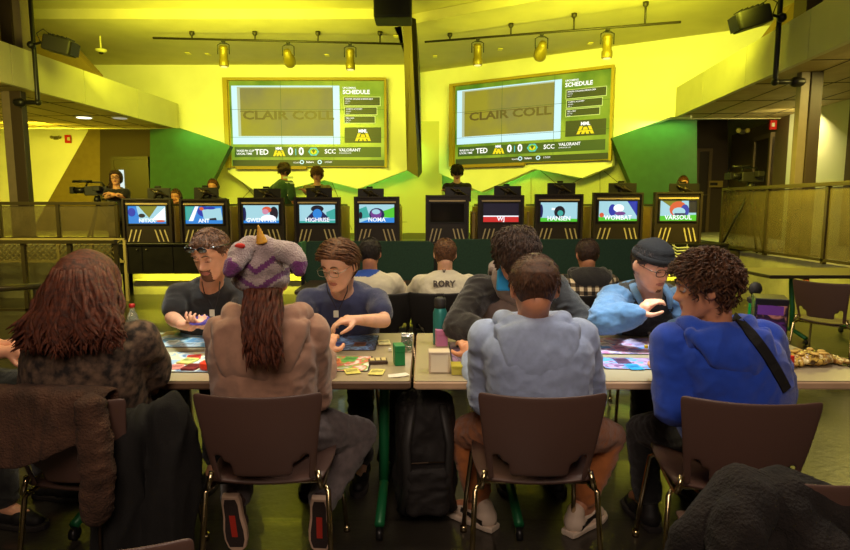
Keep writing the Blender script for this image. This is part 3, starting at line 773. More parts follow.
# doors
def door(n,px0,px1,pyt,Y,mt,fm,win=None):
    a=W(px0,pyt,Y); b=W(px1,pyt,Y); 
    d=MB().bb(a.x,b.x,Y-.06,Y-.005,SZ+.001,a.z).build('door_%d'%n,mt); tag(d,kind='structure')
    m=MB(); f_=.09
    m.bb(a.x-f_,a.x-.005,Y-.08,Y-.004,SZ+.001,a.z+f_); m.bb(b.x+.005,b.x+f_,Y-.08,Y-.004,SZ+.001,a.z+f_); m.bb(a.x-.005,b.x+.005,Y-.08,Y-.004,a.z+.004,a.z+f_)
    m.build('door_frame',fm,d)
    MB().cap(V((a.x+.12,Y-.09,SZ+1.0)),V((a.x+.24,Y-.09,SZ+1.0)),.018,.018).build('door_handle',M_steel,d,sm=True)
    if win:
        p=W(win[0],win[2],Y); q=W(win[1],win[3],Y); MB().bb(p.x,q.x,Y-.075,Y-.0601,q.z,p.z).build('door_window',emi('bright_door_window',215,235,240,1.0),d)
    return d
M_door=mat('brown_door',sr(48,35,27),rough=.5,var=.06); M_dfr=mat('door_frame_paint',sr(98,78,55),rough=.5)
door(1,115,146,160,YL-.05,M_door,M_door,(120,126,170,190))
door(2,699,708,152,YR-.02,M_door,M_dfr)
# doorway on the angled brown wall
dn=(B-A).normalized(); 
def onAB(px,py,off=.0):
    a=W(px,py,1)-V((0,0,CH)); O=A; u=V((dn.x,dn.y,0)); det=a.x*(-u.y)+a.y*u.x; tt=(O.x*(-u.y)+O.y*u.x)/det
    return V((0,0,CH))+a*tt
nAB=V((dn.y,-dn.x,0)); nAB=nAB if nAB.x<0 else -nAB
p=onAB(757,142); q=onAB(775,139)
m=MB().prism([V((p.x,p.y,SZ)),V((q.x,q.y,SZ)),V((q.x,q.y,p.z)),V((p.x,p.y,p.z))],nAB*.05); d=m.build('door_3',mat('dark_door',sr(42,30,26),rough=.5)); tag(d,kind='structure')
m=MB()
for a_,b_ in ((p,p+dn*.1),(q-dn*.1,q)): m.prism([V((a_.x,a_.y,SZ)),V((b_.x,b_.y,SZ)),V((b_.x,b_.y,p.z)),V((a_.x,a_.y,p.z))],nAB*.09)
m.prism([V((p.x,p.y,p.z)),V((q.x,q.y,p.z)),V((q.x,q.y,p.z+.1)),V((p.x,p.y,p.z+.1))],nAB*.09)
m.build('door_frame',M_dfr,d)
# ================================================================ railings
M_rail=mat('rail_bronze',sr(96,84,62),rough=.35,metal=.6)
def mesh_mat(name,col,a,sc=60):
    m=mat(name,col,rough=.4,metal=.3,var=.15,vs=5); nt=m.node_tree; b=nt.nodes['Principled BSDF']; b.inputs['Alpha'].default_value=a; return m
M_mesh=mesh_mat('perforated_panel',sr(120,105,80),.62); M_mesh2=mesh_mat('lower_mesh_panel',sr(70,60,40),.42)
def railing(lab,pts_top,zb,zt,npan,mt,group,posts=True):
    a,b=pts_top; t=thing('railing',lab,'railing',((a.x+b.x)/2,(a.y+b.y)/2,zb),0,group)
    d=b-a; d.z=0; L=d.length; d.normalize(); n=V((-d.y,d.x,0))
    up=V((0,0,1))
    def bar(p,q,w,h): MB_=MB(); MB_.prism([p-n*w/2,p+n*w/2,p+n*w/2+up*h,p-n*w/2+up*h],q-p); return MB_
    A0=V((a.x,a.y,0)); B0=V((b.x,b.y,0))
    bar(A0+up*(zt-.04),B0+up*(zt-.04),.08,.05).build('top_rail',M_rail,t,bev=.004)
    bar(A0+up*(zb+.03),B0+up*(zb+.03),.05,.035).build('bottom_rail',M_rail,t)
    for k in range(npan+1):
        p=A0+d*(L*k/npan); m=MB().box((p.x,p.y,(zb+zt-.04)/2),(.05,.05,zt-.04-zb),Matrix.Rotation(math.atan2(d.y,d.x),3,'Z')); m.build('post',M_rail,t)
    for k in range(npan):
        p=A0+d*(L*k/npan+.03)+up*(zb+.07); q=A0+d*(L*(k+1)/npan-.03)+up*(zb+.07)
        bar(p,q,.008,zt-.12-zb).build('panel',mt,t)
    return t
xr=4.97
railing('long right railing with smoky panels beyond the round topped bottle',(V((xr,9.9,0)),V((xr,2.2,0))),SZ+.001,1.73,6,M_mesh,None)
ya=9.2
railing('upper left railing with brown panels beside the camera operator',(V((W(118,203,ya).x-.03,ya,0)),V((W(-60,203,ya).x,ya,0))),.90,1.50,3,M_mesh,None)
yb=7.9
railing('lower left railing with a fine lattice seen through it',(V((W(116,243,yb).x,yb,0)),V((W(-70,243,yb).x,yb,0))),.001,.985,4,M_mesh2,None)
# side ramp behind the lower left railing and its lattice
xw=W(116,243,yb).x
struct('wall_ramp_left',MB().bb(-12.9,sx0-.03,9.22,9.34,0,.899),M_conc)
def lattice():
    m=mat('lattice_weave',sr(185,165,110),rough=.6); 
    M_=MB(); x0=W(-60,255,8.6).x; x1=W(113,255,8.6).x; z0=.62; z1=.93; Y=8.95; s=.085
    k=x0-(z1-z0)
    while k<x1:
        for sg in (0,1):
            a=[k,z0] if sg==0 else [k+(z1-z0),z0]; b=[k+(z1-z0),z1] if sg==0 else [k,z1]
            if min(a[0],b[0])>=x0 and max(a[0],b[0])<=x1: M_.tube([(a[0],Y+.01*sg,a[1]),(b[0],Y+.01*sg,b[1])],.010,4)
        k+=s
    M_.bb(x0,x1,Y-.015,Y+.025,z0-.03,z0); M_.bb(x0,x1,Y-.015,Y+.025,z1,z1+.03)
    for q in range(6):
        xx=x0+(x1-x0)*q/5; M_.bb(xx-.02,xx+.02,Y-.015,Y+.025,0,z1)
    return tag(M_.build('lattice_screen',m),'pale diamond lattice screen behind the lower left railing','screen')
lattice()
t=thing('handrail','short brown handrail at the left edge below the railing','handrail',onz(10,290,0)*1)
a=W(-40,291,5.6); b=W(40,286,6.2); MB().tube([a,b],.035,8).build('rail',M_rail,t,sm=True)
for f_ in (.25,.93):
    p=a+(b-a)*f_; MB().tube([p,V((p.x,p.y,0))],.022,8).build('post',M_rail,t,sm=True)
# outlet plates on the concrete wall
for k,(px,col,l) in enumerate(((797,(200,190,150),'pale'),(806,(190,90,50),'orange'))):
    a=W(px,283,1)-V((0,0,CH)); s_=4.995/a.x; p=V((0,0,CH))+a*s_
    o=MB().box(p,(.02,.11,.13)).build('outlet_plate',mat('outlet_'+l,sr(*col),rough=.5)); tag(o,l+' outlet plate on the lit concrete wall at right','outlet')
    MB().box(p+V((-.012,.02,0)),(.006,.02,.07)).build('socket',M_blk2,o); MB().box(p+V((-.012,-.02,0)),(.006,.02,.07)).build('socket',M_blk2,o)
# ================================================================ video cameras on tripods
def videocam(lab,p,yaw,zf):
    t=thing('video_camera',lab,'camera',(p.x,p.y,zf),0); Rz=Matrix.Rotation(yaw,3,'Z')
    def q(x,y,z): return p+Rz@V((x,y,z))
    MB().rbox(q(0,0,0),(.36,.12,.15),.02,Rz).build('body',M_blk2,t,bev=.006)
    MB().tube([q(-.18,0,.01),q(-.33,0,.01)],.05,12).build('lens',M_blk,t,sm=True)
    MB().rbox(q(-.36,0,.01),(.06,.15,.11),.01,Rz).build('lens_hood',M_blk,t)
    m=MB(); m.tube([q(-.16,0,.07),q(-.14,0,.14),q(.08,0,.14),q(.12,0,.07)],.014,8); m.build('top_handle',M_blk,t,sm=True)
    MB().tube([q(-.34,-.05,.15),q(-.05,-.05,.155)],.02,8).build('microphone',M_blk,t,sm=True)
    MB().rbox(q(.05,-.13,.04),(.11,.10,.08),.01,Rz).build('viewfinder',M_blk2,t)
    MB().lathe([(.001,-.20),(.05,-.20),(.06,-.14),(.04,-.08),(.001,-.08)],p,12).build('fluid_head',M_blk,t,sm=True)
    MB().tube([q(.05,.05,-.13),q(.45,.1,-.28)],.01,6).build('pan_bar',M_blk,t,sm=True)
    for k in range(3):
        a=k*2*PI/3+.4; f_=V((p.x+.38*math.cos(a),p.y+.38*math.sin(a),zf+.015)); MB().tube([p+V((0,0,-.2)),f_],.018,6).build('tripod_leg',M_blk,t,sm=True)
videocam('black video camera on a tripod behind the upper left railing',W(97,191,9.75),.15,SZ)
videocam('black video camera on a tripod behind the right railing',W(751,177,9.2),.1,SZ)
# sign board low on the dark wall at right
o=tag(MB().rbox(W(716,184,15.9),(.36,.03,.17),.01).build('wall_sign',mat('sign_brass',sr(150,125,60),rough=.5)),'small brass coloured sign on the dark wall right of the stage','sign')
MB().rbox(W(713.5,184,15.9)+V((0,-.02,0)),(.20,.01,.07),.005).build('sign_field',M_dark,o)
# ================================================================ tables
TZ=.74
M_ttop=mat('table_laminate',sr(165,150,120),rough=.32,var=.04,vs=3); M_tedge1=mat('table_edge_dark',sr(105,80,60),rough=.5,var=.08,vs=9); M_tedge2=mat('table_edge_maple',sr(205,170,135),rough=.5,var=.08,vs=9)
M_legg=mat('green_table_leg_paint',sr(25,105,60),rough=.4,metal=.2)
ang=-.032
YF=onz(412,384,TZ-.012).y
def table(name,lab,xa,xb,yf,dep,z,me,mtop=None,legm=None,legs=True,r=ang,cat='table',grp=None):
    t=thing(name,lab,cat,((xa+xb)/2,yf+dep/2,0),0,grp)
    w=xb-xa; cx=(xa+xb)/2; cy=yf+dep/2
    MB().rbox((cx,cy,z-.002),(w-.008,dep-.008,.004),.01).build('laminate',mtop or M_ttop,t)
    MB().rbox((cx,cy,z-.02),(w,dep,.032),.012).build('edge_board',me,t)
    if legs:
        for s in (-1,1):
            x=cx+s*(w/2-(.14 if (s>0 or xa<-1) else .46))
            m=MB(); m.tube([(x,cy,z-.04),(x,cy,.62),(x,cy-.05,.35),(x,cy-.07,.12)],.026,10); m.build('leg',legm or M_legg,t,sm=True)
            MB().rbox((x,cy,z-.05),(.05,dep*.7,.025),.008).build('support_bar',M_blk,t)
            m=MB(); m.tube([(x,cy-dep*.42,.07),(x,cy-.07,.12),(x,cy+dep*.40,.07)],.022,8); m.build('foot',legm or M_legg,t,sm=True)
            for e in (-.42,.40):
                c=MB(); c.lathe([(.001,-.014),(.028,-.014),(.03,0),(.028,.014),(.001,.014)],(x,cy+dep*e,.031),14,Matrix.Rotation(PI/2,3,'Y')); c.build('caster',M_blk,t,sm=True)
    return t
YB=onz(428,333,TZ).y
dep=YB-YF
xj=W(412,385,YF).x
table('game_table','long left game table with dark edge and bright playmats',W(18,380,YF).x,xj-.006,YF,dep,TZ,M_tedge1)
table('game_table','long right game table with maple edge running to the right picture edge',xj+.006,xj+1.95,YF,dep,TZ,M_tedge2)
# ================================================================ chairs
M_shell=mat('chair_shell_plastic',sr(86,62,54),rough=.42,bump=.12,bs=260); M_chrome=mat('chrome_tube',sr(200,180,140),rough=.18,metal=1)
def make_chair(lab,shell=None,name='stacking_chair'):
    t=thing(name,lab,'chair',(0,0,0))
    sh=shell or M_shell
    # seat pan
    nx,ny=10,9; m=MB(); rows=[]
    for j in range(ny):
        y=-.20+.42*j/(ny-1)
        hw=.205+.02*math.sin(PI*j/(ny-1))
        if j==ny-1: hw-=.03
        r=[]
        for i in range(nx):
            u=-1+2*i/(nx-1); z=.455-.016*(1-u*u)*(1-abs((j-3)/6))+(-.03*((j-6)/2)**2 if j>6 else 0)+.012*u*u
            r.append(V((u*hw,y,z)))
        rows.append(r)
    th=.012
    vs=[[m.v(p) for p in r] for r in rows]; vb=[[m.v(p-V((0,0,th))) for p in r] for r in rows]
    for j in range(ny-1):
        for i in range(nx-1):
            m.f((vs[j][i],vs[j][i+1],vs[j+1][i+1],vs[j+1][i])); m.f((vb[j][i],vb[j+1][i],vb[j+1][i+1],vb[j][i+1]))
    for i in range(nx-1): m.f((vs[0][i],vb[0][i],vb[0][i+1],vs[0][i+1])); m.f((vs[-1][i],vs[-1][i+1],vb[-1][i+1],vb[-1][i]))
    for j in range(ny-1): m.f((vs[j][0],vs[j+1][0],vb[j+1][0],vb[j][0])); m.f((vs[j][-1],vb[j][-1],vb[j+1][-1],vs[j+1][-1]))
    m.build('seat',sh,t,sm=True,w=False,bev=0)
    # back shell with two side openings
    m=MB(); nu,nz=15,13
    def bp(u,k):
        f_=k/(nz-1)                      # 0 bottom .. 1 top
        z=.462+.345*f_; hw=.182+.045*f_; y=-.215-.075*f_-.012*math.sin(PI*f_)
        y-=.035*(1-u*u)
        if k==nz-1: z+=.010*(u*u)
        return V((u*hw,y,z))
    keep=set()
    for k in range(nz-1):
        for i in range(nu-1):
            uc=abs(-1+2*(i+.5)/(nu-1)); f_=(k+.5)/(nz-1)
            hole=(f_>.03 and f_<.34 and uc<.86 and uc>(.40+.9*f_ if True else 0))
            hole=hole or (f_>.02 and f_<.10 and uc<.5)
            if not hole: keep.add((i,k))
    V1={};V2={}
    def gv(i,k):
        if (i,k) not in V1:
            p=bp(-1+2*i/(nu-1),k); V1[(i,k)]=m.v(p); V2[(i,k)]=m.v(p+V((0,.011,.002)))
        return V1[(i,k)],V2[(i,k)]
    for (i,k) in keep:
        a,b,c,d=gv(i,k),gv(i+1,k),gv(i+1,k+1),gv(i,k+1)
        m.f((a[0],b[0],c[0],d[0])); m.f((a[1],d[1],c[1],b[1]))
        for (p,q,nb) in ((a,b,(i,k-1)),(b,c,(i+1,k)),(c,d,(i,k+1)),(d,a,(i-1,k))):
            if nb not in keep: m.f((p[0],p[1],q[1],q[0]))
    bk=m.build('backrest',sh,t,sm=False,w=False)
    md=bk.modifiers.new('sub','SUBSURF'); md.levels=1; md.render_levels=2
    for p in bk.data.polygons: p.use_smooth=True
    for s in (-1,1):
        m=MB(); m.tube([(s*.175,.17,.425),(s*.20,.0,.425),(s*.205,-.19,.428),(s*.205,-.235,.44),(s*.19,-.225,.50)],.0105,8); m.build('side_tube',M_chrome,t,sm=True,w=False)
        m=MB(); m.tube([(s*.20,-.17,.43),(s*.225,-.20,.41),(s*.235,-.235,.2),(s*.24,-.27,.012)],.0105,8); m.lathe([(.001,0),(.016,0),(.014,.03),(.001,.03)],(s*.24,-.27,0),10); m.build('leg',M_chrome,t,sm=True,w=False)
        m=MB(); m.tube([(s*.19,.12,.43),(s*.215,.15,.41),(s*.235,.19,.2),(s*.245,.23,.012)],.0105,8); m.lathe([(.001,0),(.016,0),(.014,.03),(.001,.03)],(s*.245,.23,0),10); m.build('leg',M_chrome,t,sm=True,w=False)
    m=MB(); m.tube([(-.20,.12,.425),(.20,.12,.425)],.009,8); m.tube([(-.20,-.15,.425),(.20,-.15,.425)],.009,8); m.build('cross_tube',M_chrome,t,sm=True,w=False)
    return t
ch0=make_chair('brown plastic chair behind the grey hoodie person, nearest the picture centre'); ch0['group']='stacking chairs with brown shells'
gc='stacking chairs with brown shells'
ch0.location=(W(543,410,2.0).x,2.27,0); ch0.rotation_euler=(0,0,-.02)
dup(ch0,(W(257,410,2.0).x,2.27,0),.03,'brown plastic chair under the person in the plush unicorn hat',gc)
dup(ch0,(W(750,410,2.0).x-.0,2.20,0),-.16,'brown plastic chair behind the person in the blue hoodie',gc)
dup(ch0,(W(78,410,2.0).x,2.22,0),-.05,'chair with a brown jacket over its back under the long haired person',gc)
mc=[(W(205,300,3.5).x,3.55,'chair under the man with sunglasses on his head'),(W(342,300,3.5).x,3.5,'chair under the man in the navy t-shirt'),(W(515,300,3.5).x,3.5,'chair under the bowed person in the two tone hoodie'),(W(652,300,3.5).x,3.55,'chair under the man in the black cap')]
for x,y,l in mc: dup(ch0,(x,y,0),PI,l,gc)
M_bshell=mat('black_chair_shell',sr(24,20,18),rough=.5)
ch1=make_chair('black chair under the person in the white lettered shirt',M_bshell); ch1['group']='black chairs at the far table'
ch1.location=(W(439,290,4.3).x,4.55,0)
dup(ch1,(W(380,290,4.3).x,4.62,0),.1,'black chair under the person in the blue and white jersey','black chairs at the far table',)
dup(ch1,(W(581,290,4.3).x,4.55,0),0,'black chair under the person in the checked shirt','black chairs at the far table')
ch1.scale=(1.02,)*3
# far tables and green dividers
M_fel=mat('dark_green_felt',sr(34,62,46),rough=.95,bump=.4,bs=300,var=.12,vs=60); M_fel2=mat('lit_green_felt_wing',sr(45,105,60),rough=.95,bump=.4,bs=300)  # wing: same felt, with the light it catches painted in as brighter green
M_dtab=mat('dark_table_top',sr(52,40,32),rough=.4,var=.1)
yd=5.75
table('far_table','dark far table left part behind the navy t-shirt man',W(300,280,5.2).x,W(434,280,5.2).x-.01,4.95,.70,TZ,M_dtab,M_dtab,M_blk,r=0)
table('far_table','dark far table right part behind the two tone hoodie',W(434,280,5.2).x+.01,W(660,280,5.2).x,4.95,.70,TZ,M_dtab,M_dtab,M_blk,r=0)
def divider(lab,pxa,pxb,pyt,pyb,wing=False):
    a=W(pxa,pyt,yd); b=W(pxb,pyt,yd); zb=W(pxa,pyb,yd).z
    t=thing('desk_divider',lab,'divider',((a.x+b.x)/2,yd,0),0,'green felt dividers')
    w=b.x-a.x
    Rx=Matrix.Rotation(PI/2,3,'X')
    MB().rbox(((a.x+b.x)/2,yd,(a.z+zb)/2),(w,a.z-zb,.035),.06,Rx,6).build('felt_panel',M_fel,t)
    for x in (a.x+.15,b.x-.15): MB().bb(x-.02,x+.02,yd-.015,yd+.015,0,zb+.05).build('support_post',M_blk,t)
    return t
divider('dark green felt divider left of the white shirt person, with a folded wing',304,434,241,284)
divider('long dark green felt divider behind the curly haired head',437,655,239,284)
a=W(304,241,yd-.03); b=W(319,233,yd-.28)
t=thing('divider_wing','end wing of the left divider, green brightened as if lit, near the plush horn','divider',(a.x,yd-.1,0))
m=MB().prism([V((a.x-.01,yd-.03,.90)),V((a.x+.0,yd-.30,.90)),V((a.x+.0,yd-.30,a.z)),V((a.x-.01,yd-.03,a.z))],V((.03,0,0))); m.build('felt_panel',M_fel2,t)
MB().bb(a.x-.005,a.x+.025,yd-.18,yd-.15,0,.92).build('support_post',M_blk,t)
# side table and chair at right
yt=6.0; xa=W(770,272,yt).x
table('side_table','grey side table along the concrete wall at the right edge',xa,4.93,yt,.75,.745,M_dtab,mat('grey_laminate',sr(105,98,80),rough=.4),M_legg)
sc=dup(ch0,(W(826,340,5.2).x,5.15,0),-.95,'empty chair at the side table by the right edge',gc)
# ================================================================ people
def skin(name,c): 
    m=mat(name,c,rough=.5,var=.07,vs=25,bump=.06,bs=350); m.node_tree.nodes['Principled BSDF'].inputs['Subsurface Weight'].default_value=.06
    return m
S1=skin('skin_fair',sr(222,160,125)); S2=skin('skin_warm',sr(205,140,105)); S3=skin('skin_pale',sr(228,175,145))
M_lip=mat('lip_tone',sr(170,95,80),rough=.45); M_lip2=mat('beard_skin',sr(105,66,44),rough=.8)
def hairm(name,c,c2): return mat(name,c,rough=.5,col2=c2,vs=70,bump=.5,bs=500,spec=.4)
HB=hairm('dark_brown_hair',sr(38,24,18),sr(70,44,28)); HR=hairm('auburn_hair',sr(62,30,20),sr(110,55,32)); HM=hairm('brown_hair',sr(70,44,28),sr(118,76,45)); HK=hairm('black_hair',sr(20,15,14),sr(44,32,27)); HC=hairm('curly_brown_hair',sr(48,28,17),sr(98,60,33)); HS_=hairm('short_brown_hair',sr(60,36,24),sr(95,60,38))
M_eye=mat('eye_white',(.75,.72,.68),rough=.2); M_iris=mat('eye_iris',(.05,.03,.02),rough=.1)
def ip(tab,x):
    if x<=tab[0][0]: return tab[0][1]
    for (a,b),(c,d) in zip(tab,tab[1:]):
        if x<=c:
            t=(x-a)/(c-a); t=t*t*(3-2*t)*.5+t*.5; return b+(d-b)*t
    return tab[-1][1]
Wd=[(-.118,.014),(-.105,.034),(-.09,.047),(-.06,.060),(-.03,.068),(0,.073),(.03,.0765),(.06,.072),(.09,.056),(.11,.034),(.12,.010)]
Yf=[(-.118,.062),(-.105,.078),(-.09,.083),(-.06,.083),(-.03,.085),(0,.086),(.03,.091),(.06,.086),(.09,.066),(.11,.035),(.12,.0)]
Yb=[(-.118,.035),(-.105,.015),(-.09,-.01),(-.06,-.055),(-.03,-.082),(0,-.098),(.03,-.105),(.06,-.100),(.09,-.078),(.11,-.045),(.12,-.02)]
FE=[(0,.004,.009,.018,.010),(0,-.018,.010,.014,.012),(0,-.026,.011,.009,.015),(.014,-.029,.006,.006,.008),(-.014,-.029,.006,.006,.008),
 (.031,.010,.015,.010,-.013),(-.031,.010,.015,.010,-.013),(.030,.030,.020,.007,.004),(-.030,.030,.020,.007,.004),(.046,-.014,.016,.013,.004),(-.046,-.014,.016,.013,.004),
 (0,-.051,.020,.0045,.006),(0,-.064,.016,.005,.006),(0,-.0575,.024,.002,-.004),(0,-.096,.018,.012,.007),(0,-.078,.02,.005,-.004)]
def hp_(phi,z,off=0,face=True):
    w=ip(Wd,z); f_=ip(Yf,z); b=ip(Yb,z); yc=(f_+b)/2; d=(f_-b)/2
    c,s=math.cos(phi),math.sin(phi); e=.88
    x=(w+off)*math.copysign(abs(c)**e,c); y=yc+(d+off)*math.copysign(abs(s)**e,s)
    if face and s>0:
        g=0
        for fx,fz,sx,sz,a in FE: g+=a*math.exp(-((x-fx)/sx)**2/2-((z-fz)/sz)**2/2)
        y+=g*min(1,s*2)
    return V((x,y,z+(off*z/.12 if off else 0)))
def head_geo(mb,T,nz=50,nu=60,off=0,face=True,offf=None):
    rings=[]
    for j in range(nz+1):
        t=j/nz; z=-.118+.238*(t if True else 0)
        r=[]
        for i in range(nu):
            p=hp_(2*PI*i/nu,z,0,face)
            o=off
            if offf:
                o=offf(p)
            c=V((0,-.01,.02)); n=(p-c); n=V((n.x,n.y,n.z)).normalized()
            r.append(T@(p+n*o))
        rings.append(r)
    mb.loft(rings)
HL=[(-.11,-.085),(-.07,-.072),(-.03,-.035),(-.012,.0),(.01,.012),(.03,.02),(.05,.052),(.07,.066),(.09,.078),(.12,.08)]
def sstep(a,b,x):
    t=max(0,min(1,(x-a)/(b-a))); return t*t*(3-2*t)
def hmask(p,hl=HL,lift=0): return sstep(-.006,.012,p.z-ip(hl,p.y)-lift)
def headT(c,yaw,pitch,roll=0):
    "local +Y is where the face looks; yaw 0 looks away from the camera (+Y)"
    return Matrix.Translation(c)@Matrix.Rotation(yaw,4,'Z')@Matrix.Rotation(roll,4,'Y')@Matrix.Rotation(-pitch,4,'X')
def hand(mb,w,d,n,side,curl=.5,s=1.0,thumb=1,fl=1.0):
    d=V(d).normalized(); n=V(n); n=(n-d*n.dot(d)).normalized(); a=d.cross(n)*side   # a: towards the thumb
    w=V(w)
    mb.cap(w-d*.015,w+d*.03,.026*s,.028*s,10)
    kn=[]
    for k,(ox,ln) in enumerate(((.030,.072),(.010,.080),(-.010,.074),(-.029,.058))):
        b=w+d*(.088-.006*abs(k-1))*s+a*ox*s; kn.append(b)
        mb.cap(w+d*.012+a*ox*.5*s,b,.0145*s,.0125*s,8)
        p=b; ang_=0; dirr=(d+a*ox*1.2).normalized(); rr=.0096*s
        for q,fr in enumerate((.45,.30,.25)):
            ang_+=curl*(.75 if q==0 else 1.0)*(1+.12*k)
            dd=dirr*math.cos(ang_)+n*math.sin(ang_); p2=p+dd*ln*fr*s*fl
            mb.cap(p,p2,rr,rr*.92,8); p=p2; rr*=.92
    mb.ell(w+d*.05*s,(.03*s,.03*s,.03*s))
    tb=w+d*.022*s+a*.024*s+n*.006; t1=tb+(d*.5+a*.75*thumb+n*.35).normalized()*.042*s; t2=t1+(d*.85+a*.2+n*.45).normalized()*.032*s; t3=t2+(d*.9+n*.5-a*.1).normalized()*.024*s
    mb.cap(tb,t1,.0155*s,.0125*s,8); mb.cap(t1,t2,.0125*s,.0105*s,8); mb.cap(t2,t3,.0105*s,.0085*s,8)
def torso_rings(P,N,S,bulk=1,off=0,t0=0.0,t1=1.0,fat=0,n=24,shw=1.0,bend=.06):
    up=(N-P); Fd=S.cross(V((0,0,1))); Fd=V((0,0,1)).cross(S).normalized()  # forward direction
    prof=[(-.08,.150,.120),(0,.168,.128),(.15,.160+.02*fat,.118+.05*fat),(.35,.150+.035*fat,.112+.06*fat),(.55,.158+.02*fat,.118+.03*fat),(.72,.172*shw,.120),(.84,.170*shw,.108),(.92,.135*shw,.086),(.97,.088,.068),(1.02,.060,.060)]
    rings=[]
    for k in range(n+1):
        t=t0+(t1-t0)*k/n
        a=ip([(q[0],q[1]) for q in prof],t)*bulk+off; b=ip([(q[0],q[2]) for q in prof],t)*bulk+off
        c=P+up*t-Fd*(bend*math.sin(PI*max(0,min(1,t))))
        dn=(up.normalized()-Fd*bend*PI*math.cos(PI*max(0,min(1,t)))/max(.3,up.length)).normalized(); fd=S.cross(dn)*-1
        fd=dn.cross(S).normalized()
        r=[]
        for i in range(28):
            ph=2*PI*i/28; cc,ss=math.cos(ph),math.sin(ph); e=.85
            r.append(c+S*(a*math.copysign(abs(cc)**e,cc))+fd*(b*math.copysign(abs(ss)**e,ss)))
        rings.append(r)
    return rings
def elbow_ik(s,w,l1,l2,hint):
    d=w-s; L=d.length
    if L>l1+l2-.005: 
        return s+d*(l1/(l1+l2))
    a=(l1*l1-l2*l2+L*L)/(2*L); h=math.sqrt(max(0,l1*l1-a*a)); dn=d/L; hh=hint-dn*hint.dot(dn); hh.normalize()
    return s+dn*a+hh*h
def locks(mb,T,N,rng,Lr,rad,mask,flow,curl=0,seg=5,offs=.012,npt=5,thr=.5,stick=.002):
    c0=V((0,-.01,.02)); k=0; tries=0
    while k<N and tries<N*12:
        tries+=1
        ph=rng.uniform(0,2*PI); z=.1195-.10*rng.random()**2.2 if rng.random()<.6 else rng.uniform(-.1,.118)
        p=hp_(ph,z,0,False)
        if mask(p)<thr: continue
        n=(p-c0).normalized(); p=p+n*offs
        d=flow(p,n); d=(d-n*d.dot(n)); 
        if d.length<.01: d=V((rng.uniform(-1,1),rng.uniform(-1,1),0))
        d.normalize(); L=rng.uniform(*Lr); pts=[]; cw=rng.uniform(0,6.28); sd=n.cross(d)
        q=p.copy()
        for i in range(npt):
            t=i/(npt-1); 
            pts.append(T@(q+ (sd*math.cos(cw+t*7)+n*math.sin(cw+t*7))*curl*t))
            nn=(q-c0).normalized(); dd=(d-nn*d.dot(nn)).normalized(); q=q+dd*(L/(npt-1))+nn*stick
        r0=rng.uniform(*rad); mb.tube(pts,[r0*(.6+.4*math.sin(PI*min(1,(i/(npt-1))*1.2+.15))) if i<npt-1 else r0*.15 for i in range(npt)],seg)
        k+=1
def fdown(p,n): # flow from the crown outwards and down
    return V((p.x*1.5,(p.y+.02)*1.5,-.6*max(.0,(.11-p.z)*6)-.05))
def fback(p,n): return V((p.x*3+.02,-.25,.35)) if p.y>.02 and p.z<.105 and p.z>.03 else fdown(p,n)
def fpart(p,n):
    if p.y>-.02 and p.z>.03: return V(((1.0 if p.x>-.028 else -1.0),-.15,-.15 if abs(p.x)>.04 else .1))
    return fdown(p,n)
def ffront(p,n): return V((p.x*.8,.9 if p.z>.05 else .1,-.25 if p.z>.05 else -1))
def hair(T,style,mt,t,rng,th=None,vox=.006,name='hair'):
    th={'short':.010,'fade':.014,'curly':.026,'mop':.026,'long':.022,'neat':.016,'cap':.006}[style] if th is None else th
    hl=HL
    if style in('mop','curly'): hl=[(-.11,-.075),(-.07,-.065),(-.03,-.045),(-.012,-.01),(.01,-.005),(.03,.005),(.05,.035),(.07,.055),(.09,.062),(.12,.065)]
    if style=='curly': hl=hl[:6]+[(.05,.052),(.07,.070),(.09,.082),(.12,.085)]
    if style=='long': hl=[(-.11,-.2),(-.03,-.2),(.0,-.08),(.03,-.03),(.06,.045),(.09,.07),(.12,.08)]
    def off(p):
        m=hmask(p,hl); h=th
        if style=='fade': h=th*sstep(-.03,.08,p.z)+.003
        if style in('curly','mop'): h=th*(.55+.45*sstep(-.06,.06,p.z))*(1+.35*noise.noise(p*28)+.2*noise.noise(p*60))
        return -.006*(1-m)+m*h
    mb=MB(); head_geo(mb,T,40,48,offf=off,face=False)
    me=remesh(mb,vox,1,name)
    mb=MB(); mb.b.from_mesh(me); bpy.data.meshes.remove(me)
    mk=lambda p:hmask(p,hl)
    if style=='short': locks(mb,T,650,rng,(.016,.028),(.0018,.003),mk,fback,offs=.008,seg=4,npt=4,stick=.002)
    if style=='fade': locks(mb,T,900,rng,(.014,.03),(.0015,.0028),lambda p:mk(p)*(1 if p.z>.0 else 0),fdown,offs=.008,seg=4,npt=4,stick=.003)
    if style=='neat': locks(mb,T,520,rng,(.04,.075),(.003,.0055),mk,fpart,offs=.012,seg=4)
    if style=='curly': locks(mb,T,1000,rng,(.025,.045),(.003,.005),mk,fdown,curl=.011,offs=.022,seg=5,npt=8)
    if style=='mop': locks(mb,T,800,rng,(.05,.09),(.0035,.006),mk,ffront,curl=.007,offs=.022,seg=5,npt=7)
    for f_ in mb.b.faces: f_.material_index=0
    mb.mats=[mt]
    return mb.build(name,mt,t,sm=True,raw=True)
